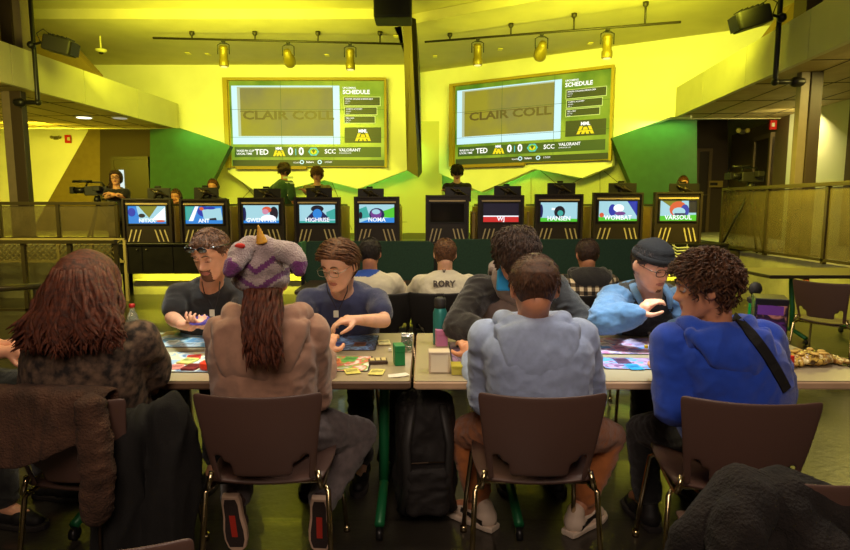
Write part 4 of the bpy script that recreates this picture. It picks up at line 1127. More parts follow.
def person(lab,head,neck,pel,yaw=0,hyaw=None,hpitch=0,hroll=0,shirt=None,sleeve='short',pants=None,shoes=None,skinm=None,hairst='short',hairm_=None,
   arms=None,legs=None,bulk=1.0,fat=0,shw=1.0,sw=.185,vox=.0065,hood=None,hs=1.0,seed=1,group=None,eyes=False,glasses=None,beard=None,fold=.007,lean_sh=0,stand=False,name='person',stubble=None,cap=None,socks=None,bend=.06,arm_r=1.0,short_len=.6):
    rng=random.Random(seed); head=V(head); neck=V(neck); pel=V(pel)
    skinm=skinm or S1
    hyaw=yaw if hyaw is None else hyaw
    S=V((math.cos(yaw),math.sin(yaw),0)); Fd=V((-math.sin(yaw),math.cos(yaw),0))     # S: the person's right when facing Fd
    t=thing(name,lab,'person',(pel.x,pel.y,0),0,group)
    T=headT(head,hyaw,hpitch,hroll)@Matrix.Scale(hs,4)
    up=(neck-pel)
    mb=MB()
    head_geo(mb,T,50,56)
    for s in (-1,1):   # ears
        Re=(T.to_3x3()@Matrix.Rotation(s*-.35,3,'Z')@Matrix.Rotation(-.15,3,'X'))
        mb.ell(T@V((s*.082,-.014,.0)),(.008*hs,.019*hs,.032*hs),T.to_3x3().normalized()@Matrix.Rotation(s*.35,3,'Z'),12,10)
        mb.ell(T@V((s*.0775,-.008,-.022)),(.006*hs,.010*hs,.012*hs),T.to_3x3().normalized(),8,6)
    mb.chain([T@V((0,-.035,-.04)),neck+up.normalized()*.035,neck-up.normalized()*.03],[.056*hs,.058*hs,.064*hs])
    mb.loft(torso_rings(pel,neck,S,bulk,-.012,0,1.0,fat,shw=shw,bend=bend))
    SH=[]
    AR=[]
    for k,s in enumerate((-1,1)):    # left (-1 along S), right
        sh=neck-up.normalized()*.065+S*s*sw+Fd*(lean_sh)
        SH.append(sh)
        a=arms[k] if arms else {}
        w=V(a.get('w',sh+Fd*.3+V((0,0,-.25)))); hint=V(a.get('h',(s*S.x*.6-Fd.x*.3,s*S.y*.6-Fd.y*.3,-1)))
        el=V(a['e']) if 'e' in a else elbow_ik(sh,w,.285,.255,hint)
        AR.append((sh,el,w))
        mb.chain([neck-up.normalized()*.05+S*s*.06,sh],[.05,.048*arm_r])
        mb.chain([sh,(sh+el)/2,el],[.047*arm_r,.044*arm_r,.036*arm_r])
        mb.chain([el,el+(w-el)*.3,w],[.037*arm_r,.038*arm_r,.025])
        d=V(a.get('d',(w-el))); n=V(a.get('n',(0,0,-1)))
        if a.get('hand',1):
            # thumb side: seen from behind, the left hand's thumb points inward for palms down
            hand(mb,w,d,n,a.get('side',1 if s<0 else -1),a.get('curl',.5),.95*a.get('s',1),fl=a.get('fl',1))
    LG=[]
    for k,s in enumerate((-1,1)):
        hip=pel+S*s*.095+V((0,0,.0))
        if legs: kn=V(legs[k]['k']); an=V(legs[k]['a']); td=V(legs[k].get('t',(Fd.x,Fd.y,0)))
        elif stand: kn=pel+S*s*.1+V((0,0,-.45))+Fd*.02; an=pel+S*s*.11+V((0,0,-.86)); td=Fd.copy()
        else: kn=pel+S*s*.13+Fd*.42+V((0,0,.02)); an=kn+Fd*.02+V((0,0,-kn.z+.09)); td=Fd.copy()
        LG.append((hip,kn,an,td))
        mb.chain([hip,kn,kn+(an-kn)*.35,an],[.078,.05,.05,.034])
        if td.z>-.5: mb.chain([an,an+td.normalized()*.13+V((0,0,-.045))],[.034,.026])
        else: mb.chain([an,an+td.normalized()*.12],[.034,.026])
    me=remesh(mb,vox,2,'body',.4)
    Ti=T.inverted()
    setmat(me,skinm,M_lip,M_lip2)
    for p in me.polygons:
        q=Ti@p.center
        if q.y>.06 and abs(q.z+.058)<.0105 and abs(q.x)<.024 and (q.x/.024)**2+((q.z+.058)/.0105)**2<1: p.material_index=1
        elif beard and q.y>.035 and beard(q): p.material_index=2
    place('body',me,t)
    # ---- clothing: trousers
    if pants:
        mb=MB(); mb.loft(torso_rings(pel,neck,S,bulk,.006,-.1,.2,fat,8,bend=bend))
        for hip,kn,an,td in LG: 
            mb.chain([hip,hip+(kn-hip)*.5,kn,kn+(an-kn)*.3,an+(kn-an)*(socks or .10)],[.098*(1+.25*fat),.086*(1+.2*fat),.068,.068,.060])
        me=remesh(mb,max(vox,.008),3,'trousers'); folds(me,.007,11,seed+3); setmat(me,pants); place('trousers',me,t)
    if shoes:
        up_m,so_m=shoes
        for hip,kn,an,td in LG: shoe(t,an,td,up_m,so_m)
    # ---- shirt
    if shirt:
        smat,slm=shirt if isinstance(shirt,tuple) else (shirt,None)
        mb=MB(); mb.loft(torso_rings(pel,neck,S,bulk,.018+(.010 if sleeve=='long' else 0),-.10 if not stand else -.14,1.0 if sleeve=='short' else 1.0,fat,shw=shw,bend=bend))
        ex=.015 if sleeve=='short' else .023
        if slm: mb2=MB()
        for sh,el,w in AR:
            tgt=mb
            mb.chain([neck-up.normalized()*.03,neck-up.normalized()*.045+(sh-neck)*.45,sh],[.054,.056+ex*.6,.050*arm_r+ex])
            mb.chain([neck-up.normalized()*.16+(sh-neck)*.45,sh-up.normalized()*.02],[.075,.055*arm_r+ex])
            if slm: tgt=mb2; mb2.chain([neck-up.normalized()*.055+(sh-neck)*.35,sh],[.060+ex*.5,.057*arm_r+ex])
            if sleeve=='short': tgt.chain([sh,sh+(el-sh)*short_len],[.050*arm_r+ex,.051*arm_r+ex])
            else: tgt.chain([sh,(sh+el)/2,el,el+(w-el)*.5,el+(w-el)*.93],[.050*arm_r+ex,.048*arm_r+ex,.043*arm_r+ex,.040*arm_r+ex,.031*arm_r+ex*.7])
        me=remesh(mb,max(vox,.0075),14,'shirt'); folds(me,fold*.8,8,seed,(1,1,1.35)); setmat(me,smat); so=place('shirt' if not hood else 'hoodie',me,t)
        if slm:
            me=remesh(mb2,max(vox,.0075),10,'sleeves'); folds(me,fold,9,seed); setmat(me,slm); place('sleeves',me,t)
    if hood:
        # hood lying on the back: collar roll and a drooping bag
        mb=MB(); un=up.normalized(); bk=-(un.cross(S)*-1); bk=-(un.cross(S)).normalized()
        if bk.dot(Fd)>0: bk=-bk
        c=neck+un*.018; pts=[]
        for i in range(20):
            a=2*PI*i/20; pts.append(c+S*math.cos(a)*.095*hood.get('w',1)-bk*math.sin(a)*.085*(1)+un*(-.03*max(0,math.sin(a))+.0)+un*(.01 if math.sin(a)<0 else -.03*math.sin(a)))
        rr=hood.get('r',.030)
        for i in range(20): mb.cap(pts[i],pts[(i+1)%20],rr,rr,10)
        D=hood.get('drop',.22); n=20
        for i in range(n):
            f_=i/(n-1); ww=.125*(1-f_**1.8*.72)*hood.get('w',1); cc=neck+bk*(.100+.045*math.sin(PI*f_)+bend*.55*f_)-un*(D*f_-.015)
            rt=Matrix((S,bk,un)).transposed()
            mb.ell(cc,(ww,.040-.012*f_,.045),rt,20,10)
        e_=[]
        for i in range(13):
            a=PI*i/12; ww=.118*hood.get('w',1)*math.cos(a); dz=D*.93*math.sin(a)**.8
            e_.append(neck+S*ww+bk*(.150-.075*abs(math.cos(a))**2+bend*.5*math.sin(a))-un*(dz-.02))
        for i in range(12): mb.cap(e_[i],e_[i+1],.019,.019,10)
        me=remesh(mb,.007,6,'hood'); folds(me,hood.get('f',.010),8,seed+9,(1,1,.8)); setmat(me,hood.get('m',smat)); place('hood',me,t)
    if hairst and hairm_: 
        hair(T,hairst,hairm_,t,rng,vox=max(.005,vox*.8))
    if eyes:
        for s in (-1,1):
            m=MB(); e=T@V((s*.031,.0715,.010)); m.ell(e,(.0125*hs,)*3,None,12,8); q=m.build('eye',M_eye,t,sm=True)
            m=MB(); dn=(T.to_3x3()@V((0,.9,-.4))).normalized(); m.ell(e+dn*.0085,(.0065,.0065,.0065),None,10,6); m.build('iris',M_iris,q,sm=True)
            # lids and brow
            m=MB(); R3=T.to_3x3().normalized()
            rg=[]
            for j in range(5):
                a=math.radians(-38+ j*30); rg.append([e+R3@V((.0145*math.cos(b),.0145*math.sin(b)*math.cos(a)+.0004,.0145*math.sin(b)*math.sin(a))) for b in [PI*k/10 for k in range(11)]])
            for j in range(4):
                for k in range(10): m.f([m.v(x) for x in (rg[j][k],rg[j][k+1],rg[j+1][k+1],rg[j+1][k])])
            bmesh.ops.remove_doubles(m.b,verts=m.b.verts[:],dist=.0002)
            m.build('eyelid',skinm,t,sm=True)
            m=MB(); m.tube([T@V((s*(.013+.036*k/5),.0935-.009*(k/5)**2,.030+.007*math.sin(PI*k/5))) for k in range(6)],[.002,.0038,.0042,.004,.003,.0012],6); m.build('eyebrow',hairm_ or HB,t,sm=True)
            m=MB(); m.tube([T@V((s*(.018+.026*k/5),.0862-.002*abs(k/5-.5),.0045-.002*math.sin(PI*k/5))) for k in range(6)],.0011,5); m.build('eyelash',M_iris,t,sm=True)
    if glasses:
        m=MB(); gr,hh_,ww_=glasses['r'],.018,.026
        for s in (-1,1):
            pts=[T@V((s*.033+ww_*math.cos(a)*(1),.104,.006+hh_*math.sin(a))) for a in [2*PI*k/16 for k in range(17)]]
            pts=[T@V((s*.033+ww_*math.copysign(abs(math.cos(a))**.7,math.cos(a)),.102-.12*(abs(.033*s+ww_*math.cos(a))-.033)*0.25,.006+hh_*math.copysign(abs(math.sin(a))**.7,math.sin(a)))) for a in [2*PI*k/16 for k in range(17)]]
            m.tube(pts,gr,6,cap=False)
            m.tube([T@V((s*.059,.100,.010)),T@V((s*.074,.085,.012)),T@V((s*.079,.0,.010)),T@V((s*.078,-.02,-.002))],gr*.8,6)
        m.tube([T@V((-.008,.103,.010)),T@V((0,.106,.013)),T@V((.008,.103,.010))],gr,6)
        m.build('glasses',glasses['m'],t,sm=True)
    return t,T,SH,AR
def shoe(t,an,td,um,sm_,label=None):
    td=td.normalized()
    if td.z>-.5: td=V((td.x,td.y,0)).normalized(); u=V((0,0,1))
    else: u=(V((0,1,0))-td*td.y).normalized()   # toe down, sole facing back
    s=td.cross(u)
    base=an-u*.075-td*.075 if td.z>-.5 else an-u*.065-td*.06
    if td.z>-.5: base.z=max(base.z,.0); base.z=0.0 if base.z<.06 else base.z
    def Pt(a,b,c): return base+td*a+s*b+u*c
    out=[(0,.030),(.03,.037),(.10,.038),(.17,.046),(.22,.046),(.26,.036),(.285,.012)]
    def ring(c,g):
        return [Pt(a-(.0 if a>.01 else g*.5),(w+g),c) for a,w in out]+[Pt(a-(.0 if a>.01 else g*.5),-(w+g),c) for a,w in out[::-1]]
    so=MB(); so.loft([ring(0,-.003),ring(.006,.002),ring(.022,.003),ring(.028,0)]); 
    o=so.build('shoe_sole',sm_,t,bev=.002)
    m=MB()
    m.ell(Pt(.05,0,.055),(.05,.05,.05)); m.cap(Pt(.04,0,.05),Pt(.06,0,.10),.042,.040); m.cap(Pt(.05,0,.05),Pt(.16,0,.045),.042,.038); m.cap(Pt(.16,.006,.045),Pt(.235,.0,.036),.040,.032); m.cap(Pt(.16,-.006,.045),Pt(.225,-.0,.036),.040,.030)
    me=remesh(m,.006,3,'shoe'); setmat(me,um); x=place('shoe',me,t); 
    if td.z<-.5:
        tr=MB(); rr=[[Pt(.012+a*.93,(w-.009)*sg,-.0015) for a,w,sg in [(a,w,1) for a,w in out[:-1]]+[(a,w,-1) for a,w in out[:-1][::-1]]],[Pt(.012+a*.93,(w-.009)*sg,.001) for a,w,sg in [(a,w,1) for a,w in out[:-1]]+[(a,w,-1) for a,w in out[:-1][::-1]]]]
        tr.loft(rr); q_=tr.build('sole_tread',mat('dark_tread_rubber',sr(50,36,32),rough=.9,bump=.6,bs=200),o)
        tr=MB(); tr.prism([Pt(.09,-.012,-.0016),Pt(.20,-.012,-.0016),Pt(.20,.012,-.0016),Pt(.09,.012,-.0016)],-u*.0008); tr.build('red_sole_mark',mat('red_sole_mark',sr(190,50,35),rough=.6),q_)
    m=MB()
    for k in range(4): m.cap(Pt(.10+.022*k,-.022,.091-.006*k),Pt(.11+.022*k,.022,.089-.006*k),.003,.003,6)
    m.build('laces',mat('shoe_laces',sr(200,195,185),rough=.8),x,sm=True)
    return base,td,s,u,x,o
def wpt(px,py,Y): return W(px,py,Y)
def cloth(name,c,var=.08,**k): return mat(name,c,rough=.9,bump=.35,bs=420,var=var,vs=35,sheen=.25,**k)
M_greyh=cloth('grey_blue_hoodie',sr(158,174,210)); M_brownh=cloth('taupe_hoodie',sr(165,124,102)); M_blueh=cloth('royal_blue_hoodie',sr(20,66,185),.06)
M_blkt=cloth('black_cotton',sr(26,22,22)); M_navy=cloth('navy_heather',sr(46,52,88)); M_denim=cloth('denim_shirt_cloth',sr(84,122,162),.12); M_white_t=cloth('white_cotton',sr(205,195,172),.03)
M_jean=cloth('grey_jeans',sr(95,84,84),.2); M_tan=cloth('tan_trousers',sr(172,100,48),.06); M_blkp=cloth('black_trousers',sr(18,15,15)); M_char=cloth('charcoal_sleeve',sr(30,24,22)); M_mel=cloth('heather_grey_body',sr(128,108,100))
M_grnj=cloth('green_jersey',sr(36,72,40)); M_mottle=mat('mottled_black_tee',sr(34,26,23),rough=.92,col2=sr(112,88,70),vs=30,bump=.3,bs=400)
SHB=(mat('black_shoe',sr(24,20,20),rough=.6),mat('dark_rubber_sole',sr(40,34,32),rough=.8))
SHW=(mat('white_sneaker',sr(228,205,185),rough=.55,var=.04),mat('white_rubber_sole',sr(220,200,180),rough=.7))
SHG=(mat('brown_canvas_shoe',sr(70,50,46),rough=.85),mat('cream_sole',sr(205,170,145),rough=.7))
# ---- near row, backs to the camera ------------------------------------------------
# 1 grey hoodie
pc=W(534,290,2.15)
def rel(*a): return V(a)
pel=V((W(540,400,2.3).x,2.34,.545))
P9,T9,_,_=person('person in a pale grey-blue hoodie and tan trousers seen from behind near picture centre',pc,W(533,323,2.19),pel,yaw=0,hpitch=.10,
  shirt=M_greyh,sleeve='long',pants=M_tan,shoes=SHW,skinm=S2,hairst='fade',hairm_=HS_,hood=dict(drop=.235,w=1.2,r=.034,f=.007),sw=.175,shw=1.0,bulk=1.06,fat=.2,fold=.009,
  arms=[dict(w=(pc.x-.20,2.52,.80),e=W(486,400,2.32)),dict(w=(pc.x+.16,2.55,.80),e=W(590,400,2.36))],
  legs=[dict(k=W(462,432,2.66),a=onz(482,505,.10)*1,t=(-.75,.65,0)),dict(k=W(610,436,2.66),a=onz(578,510,.10)*1,t=(.75,.65,0))],seed=11,hs=1.0,socks=.22)
m_st=mat('black_sneaker_stripe',sr(25,20,20),rough=.5)
for o in [x for x in COL.objects if x.parent==P9 and x.name.split('.')[0]=='shoe']:
    me=o.data; 
    sol=[v.co for v in me.vertices]; M=wm(o); c=M@(sum(sol,V((0,0,0)))/len(sol)); s_=-1 if c.x<V((W(540,400,2.3).x,0,0)).x else 1
    td=V((.75*s_,.65,0)).normalized()
    me.materials.append(m_st); zl=min(p.z for p in sol)
    for p in me.polygons:
        a=(M@p.center-c).dot(td); z=p.center.z-zl; ns=p.normal.cross(V((0,0,1))).length
        w_=.010+.10*max(0,(.02-a))*1.2
        if -.075<a<.05 and abs(z-(.058-.25*(.05-a)*.9+.0))<w_*.9 and abs(p.normal.z)<.75: p.material_index=1
# 2 taupe hoodie + plush hat
pc=W(264,282,2.15); pel=V((W(267,400,2.3).x,2.34,.545))
P4,T4,_,_=person('person in a taupe hoodie wearing a plush unicorn hat, seen from behind',pc,W(267,318,2.17),pel,yaw=0,hpitch=.12,
  shirt=M_brownh,sleeve='long',pants=M_jean,shoes=SHG,skinm=S1,hairst='cap',hairm_=HB,hood=dict(drop=.24,w=1.35,r=.040,f=.009),sw=.162,bulk=1.0,fat=.45,fold=.010,
  arms=[dict(w=(pc.x-.12,2.50,.82),e=W(230,402,2.36)),dict(w=(pc.x+.16,2.50,.82),e=W(316,395,2.34))],
  legs=[dict(k=V((pel.x-.20,2.62,.56)),a=W(236,498,2.30),t=(0,.25,-1)),dict(k=W(361,434,2.55),a=W(322,500,2.34),t=(-.05,.25,-1))],seed=12,socks=.02)
# 3 blue hoodie turned left
pc=W(704,289,2.17); pel=V((W(732,400,2.3).x,2.32,.545))
P12,T12,_,_=person('person in a bright blue hoodie with curly brown hair, face turned left',pc,W(716,328,2.18),pel,yaw=.14,hyaw=1.28,hpitch=.14,
  shirt=M_blueh,sleeve='long',pants=M_blkp,shoes=SHB,skinm=S2,hairst='curly',hairm_=HC,hood=dict(drop=.17,w=1.25,r=.034,f=.007),sw=.185,bulk=1.08,fat=.6,fold=.008,eyes=True,
  arms=[dict(w=onz(668,372,.80),e=W(674,408,2.14)),dict(w=(pc.x+.2,2.6,.84),e=W(778,392,2.34))],
  legs=[dict(k=W(642,430,2.62),a=onz(648,500,.12)),dict(k=V((pel.x+.12,2.64,.55)),a=V((pel.x+.12,2.68,.1)))],seed=13,arm_r=1.15)
# 4 long haired person
pc=W(88,288,2.12); pel=V((W(93,400,2.3).x,2.32,.545))
P2,T2,_,_=person('person with long auburn hair in a mottled black t-shirt seen from behind',pc,W(92,326,2.15),pel,yaw=0,hyaw=-.15,hpitch=.08,
  shirt=M_mottle,sleeve='short',pants=M_blkp,shoes=SHB,skinm=S2,hairst='long',hairm_=HR,sw=.172,bulk=1.14,fat=.75,fold=.007,arm_r=1.25,short_len=.95,
  arms=[dict(w=(pc.x-.15,2.42,.84),e=W(38,402,2.28)),dict(w=W(152,392,2.52),e=W(152,372,2.30),d=(-.4,.3,-.6),n=(-.6,-.5,0),curl=.4)],seed=14)
def long_hair(T,t,mt,rng,px0,px1,pyb,Y,n=420):
    mb=MB(); hl=[(-.11,-.2),(-.03,-.2),(.0,-.08),(.03,-.03),(.06,.045),(.09,.07),(.12,.08)]
    xa=W(px0,pyb,Y).x; xb=W(px1,pyb,Y).x
    k=0
    while k<n:
        ph=rng.uniform(-PI*.99,PI*.02) if n<150 or rng.random()<.9 else rng.uniform(0,PI); z=rng.uniform(-.02,.118); p=hp_(ph,z,0,False)
        if hmask(p,hl)<.5: continue
        k+=1; n_=(p-V((0,-.01,.02))).normalized(); p0=T@(p+n_*.018); 
        u=(math.cos(ph)+1)/2; u=min(1,max(0,u+rng.uniform(-.12,.12)))
        e=V((xa+(xb-xa)*u,Y-.10-.05*math.sin(PI*u)+rng.uniform(-.02,.03),0)); e.z=W(60,pyb,Y).z+rng.uniform(-.03,.06)+.03*abs(u-.5)
        w0=rng.uniform(0,6); pts=[];
        for i in range(10):
            f_=i/9; m1=T@(p+n_*.030+V((0,0,-.09*f_)))
            q=p0.lerp(e,f_); q2=p0.lerp(e,f_**1.7); q.x=q2.x; q.y=q2.y
            out=math.sin(PI*min(1,f_*1.15))
            q+=((q-V((T.translation.x,T.translation.y,q.z))).normalized())*(.022*out)
            q+=V((math.sin(w0+f_*11),.5*math.cos(w0+f_*9),0))*.016*f_
            pts.append(q)
        r=rng.uniform(.006,.011); mb.tube(pts,[r*.7]+[r]*7+[r*.7,r*.15],5)
    return mb.build('hair_length',mt,t,sm=True,raw=True)
long_hair(T2,P2,HR,random.Random(5),36,134,342,2.10)
# hanging locks under the plush hat
mb=MB(); rg=random.Random(6)
for k in range(120):
    x=rg.uniform(-.055,.055); a=W(264,289,2.03)+V((x,rg.uniform(-.03,.02),0)); e=W(264,rg.uniform(345,372),1.93)+V((x*.9+rg.uniform(-.02,.02),rg.uniform(-.02,.02),0)); w0=rg.uniform(0,6)
    mb.tube([a.lerp(e,i/7)+V((math.sin(w0+i*1.3)*.008,math.cos(w0+i)*.006-.02*math.sin(PI*i/7),0)) for i in range(8)],[.007,.008,.008,.008,.007,.006,.005,.001],5)
mb.build('hair_length',HR,P4,sm=True,raw=True)
# ---- plush unicorn hat: a worn thing of its own (child of the person as clothing)
M_pl=mat('grey_plush',sr(170,150,150),rough=1,bump=.9,bs=160,var=.12,vs=30,sheen=.5); M_pp=mat('purple_plush',sr(112,48,112),rough=1,bump=.9,bs=160,var=.15,vs=30,sheen=.4); M_horn=mat('gold_horn',sr(225,165,50),rough=.5,bump=.3,bs=80)
def plush():
    c=W(261,266,2.14); t=thing('plush_hat','grey and purple plush unicorn hat with a golden horn, on the taupe hoodie person','hat',(c.x,c.y,c.z))
    m=MB(); m.ell(c+V((0,0,.006)),(.104,.118,.088),None,24,16); m.ell(c+V((0,.0,-.045)),(.103,.115,.055),None,24,12)
    m.chain([W(250,250,2.06),W(262,246,2.08),W(276,252,2.08)],[.035,.04,.035])
    me=remesh(m,.007,3,'crown'); folds(me,.004,14,2); setmat(me,M_pl,M_pp)
    for p in me.polygons:    # woven purple bands in V shapes
        q=p.center-c
        if q.y<.09:
            x=q.x-.015
            for zz,sl in ((.012,.75),(-.052,.65)):
                if abs(q.z-(zz-.02+sl*abs(x)))<.011 and abs(x)<(.062 if zz>0 else .1): p.material_index=1
            if (q-V((.002,-.03,.085))).length<.036: p.material_index=1
    place('crown',me,t)
    for pts,tip in (([W(250,246,2.06),W(240,254,2.02),W(235,263,1.99)],W(230,271,1.975)),([W(279,250,2.08),W(292,254,2.05),W(298,262,2.03)],W(299,270,2.02))):
        m=MB(); m.chain(pts,[.036,.040,.032]); me=remesh(m,.006,3,'arm'); folds(me,.003,16,4); setmat(me,M_pl); o=place('limb',me,t)
        m=MB(); m.cap(pts[2]+(tip-pts[2])*.35,tip,.034,.025); me=remesh(m,.006,2,'tip'); setmat(me,M_pp); place('limb_tip',me,o)
    m=MB(); a=W(262,243,2.05); e=W(258,225,2.04); m.tube([a.lerp(e,i/12) for i in range(13)],[.020*(1-i/12.6)+.0022*(i%2) for i in range(13)],12); m.build('horn',M_horn,t,sm=True)
    m=MB(); m.ell(W(240,246,1.995),(.018,.010,.010)); m.build('red_eye',mat('red_felt',sr(200,50,40),rough=.9),t,sm=True)
plush()
# ---- middle row facing the camera ---------------------------------------------------
dn=lambda q:(q.z<-.035 and abs(q.x)<.045 and not(abs(q.z+.058)<.010 and abs(q.x)<.024))
goatee=lambda q:(abs(q.x)<.030 and -.112<q.z<-.040 and q.y>.05)
stub=lambda q:(abs(q.x)<.014 and -.104<q.z<-.086 and q.y>.05)
pc=W(211,255,2.98); Y=3.12
P3,T3,_,A3=person('man in a black t-shirt with sunglasses pushed up on short hair, holding cards',pc,W(212,285,3.14)+V((0,0,.0)),V((W(212,300,3.42).x,3.45,.56)),yaw=PI,hyaw=PI-.22,hpitch=.36,hroll=.0,
  shirt=M_blkt,sleeve='short',pants=M_blkp,shoes=SHB,skinm=S1,hairst='short',hairm_=HM,bulk=1.1,fat=.5,eyes=True,beard=goatee,vox=.0055,sw=.18,hs=1.04,
  arms=[dict(w=W(213,324,2.84),e=W(240,322,3.05),d=(-.6,-.4,.1),n=(-.3,.2,1),curl=.55,side=1),dict(w=W(183,325,2.84),e=W(172,318,3.06),d=(.75,-.3,.0),n=(-.2,.3,1),curl=.6,side=-1)],seed=21)
m=MB()
for s in (-1,1):
    m.m(mat('sunglass_lens',(.01,.01,.012),rough=.08,spec=.9)); m.ell(T3@V((s*.032,.105,.074)),(.028,.007,.018),T3.to_3x3().normalized()@Matrix.Rotation(-.25,3,'X'))
    m.tube([T3@V((s*.060,.098,.080)),T3@V((s*.088,.04,.068)),T3@V((s*.092,-.04,.045))],.003,6)
m.tube([T3@V((-.01,.108,.080)),T3@V((.01,.108,.080))],.0035,6)
tag(m.build('sunglasses',None,None,sm=True),'dark sunglasses pushed up on the hair of the man in black','sunglasses')
pc=W(339,266,3.0)
P5,T5,_,A5=person('man in a navy t-shirt and thin glasses looking down at his cards',pc,W(342,292,3.16)+V((0,0,.005)),V((W(345,300,3.42).x,3.45,.56)),yaw=PI,hyaw=PI-.42,hpitch=.34,
  shirt=M_navy,sleeve='short',pants=M_blkp,shoes=SHB,skinm=S3,hairst='neat',hairm_=HM,bulk=1.06,fat=.3,eyes=True,glasses=dict(r=.0016,m=M_steel),vox=.0055,sw=.185,hs=1.03,
  arms=[dict(w=W(357,320,2.86),e=W(384,321,3.02),d=(-.8,-.25,-.0),n=(-.3,0,-1),curl=.55,side=1),dict(w=W(316,345,2.95),e=W(304,322,3.08),d=(.2,-1,0))],seed=22)
pc=W(515,256,2.92)
P8,T8,_,A8=person('bowed person with dark tousled hair in a two tone raglan hoodie',pc,W(517,282,3.1),V((W(519,300,3.4).x,3.45,.56)),yaw=PI,hyaw=PI+.1,hpitch=.95,
  shirt=(M_mel,M_char),sleeve='long',pants=M_blkp,shoes=SHB,skinm=S1,hairst='mop',hairm_=HB,hood=dict(drop=.10,m=M_mel,r=.030,w=1.1),bulk=1.12,fat=.3,vox=.006,sw=.20,fold=.009,hs=1.05,arm_r=1.15,
  arms=[dict(w=W(566,340,2.85),e=W(584,325,3.0)),dict(w=W(488,333,2.80),e=W(458,326,2.95),d=(.9,-.15,-.05),n=(0,0,-1),curl=.4,side=-1)],seed=23)
m=MB(); a=W(501,262,2.98); m.prism([W(499,262,2.965),W(506,262,2.965),W(511,291,2.955),W(497,291,2.955)],V((0,.05,0))); m.build('blue_shirt_panel',mat('bright_blue_cloth',sr(30,140,205),rough=.8),P8,bev=.008)
pc=W(652,266,3.0)
P11,T11,_,A11=person('man in a black cap, dark framed glasses and open denim shirt',pc,W(650,294,3.14),V((W(648,300,3.42).x,3.5,.56)),yaw=PI,hyaw=PI+.35,hpitch=.30,
  shirt=(M_blkt,M_denim),sleeve='long',pants=M_blkp,shoes=SHB,skinm=S1,hairst='short',hairm_=HB,bulk=1.12,fat=.5,eyes=True,glasses=dict(r=.0024,m=M_iris),beard=stub,vox=.0055,sw=.19,hs=1.06,arm_r=1.2,fold=.010,
  arms=[dict(w=W(668,335,2.95),e=W(690,330,3.08)),dict(w=W(638,314,2.84),e=W(602,321,2.94),d=(.6,-.1,.65),n=(.7,.2,-.5),curl=.55,side=-1)],seed=24)
# open denim front panels and collar
def denim_front():
    for s,lb in ((-1,'left'),(1,'right')):
        m=MB(); rings=torso_rings(V((W(648,300,3.42).x,3.5,.56)),W(650,294,3.14),V((-1,0,0)),1.12,.034,-.08,.97,.5,n=18)
        rg=[]
        for r in rings:
            idx=[i%28 for i in (range(-7,5) if s>0 else range(10,22))]
            rg.append([r[i] for i in idx])
        C0=sum((p for r in rings for p in r),V((0,0,0)))/(len(rings)*28)
        for j in range(len(rg)-1):
            for k in range(len(rg[j])-1):
                m.f([m.v(x) for x in (rg[j][k],rg[j][k+1],rg[j+1][k+1],rg[j+1][k])])
        bmesh.ops.remove_doubles(m.b,verts=m.b.verts[:],dist=.0003)
        o=m.build('denim_front_panel',M_denim,P11,sm=True); md=o.modifiers.new('so','SOLIDIFY'); md.thickness=.008
    m=MB(); n_=W(650,294,3.14)
    for s in (-1,1): m.tube([n_+V((s*.02,.07,.045)),n_+V((s*.085,.03,.035)),n_+V((s*.085,-.05,.0)),n_+V((s*.07,-.10,-.06))],[.016,.022,.020,.010],8)
    m.build('collar',M_denim,P11,sm=True)
denim_front()
# black flat cap worn by him
def cap_hat(T,lab):
    mb=MB(); head_geo(mb,T,36,44,face=False,offf=lambda p:(.013+.006*(p.z>.08) if p.z>.036 else -.008))
    me=remesh(mb,.006,3,'c'); setmat(me,mat('black_knit_cap',sr(22,17,17),rough=.95,bump=.5,bs=300)); t=thing('cap',lab,'cap',T.translation+V((0,0,.05)))
    place('crown',me,t)
    m=MB(); rr=[]
    for z,o in ((.036,.008),(.040,.015),(.062,.017),(.066,.010)):
        rr.append([T@(hp_(2*PI*i/44,z,0,False)*1+V((math.cos(2*PI*i/44)*o,math.sin(2*PI*i/44)*o,0))) for i in range(44)])
    m.loft(rr); m.build('brim_band',MATS['black_knit_cap'],t,sm=True)
cap_hat(T11,'black brimless cap on the man in the denim shirt')
# ---- far row, backs to the camera ---------------------------------------------------
def far(lab,px,py,Y,shirt,hm,seed,shl,dx=0,**k):
    pc=W(px,py,Y); return person(lab,pc,W(px+dx,py+19,Y-.0),V((pc.x,Y-.02,.56)),yaw=0,hpitch=.1,shirt=shirt,pants=M_blkp,shoes=SHB,hairm_=hm,vox=.009,seed=seed,
        arms=[dict(w=(pc.x-.22,Y+.38,.79)),dict(w=(pc.x+.22,Y+.38,.79))],**k)
M_jer=mat('blue_white_jersey',sr(215,205,175),rough=.85)
P6,T6,_,_=far('person in a white and blue jersey at the far table, behind the navy t-shirt man',370,254,4.6,M_white_t,HK,31,0,hairst='short',skinm=S2,bulk=1.05)
P7,T7,_,_=far('person in a white shirt with small back lettering at the far table',445,255,4.55,M_white_t,HM,32,0,hairst='short',skinm=S3,bulk=1.12,sw=.19,fat=.4)
M_plaid=mat('plaid_flannel',sr(225,205,170),rough=.9)
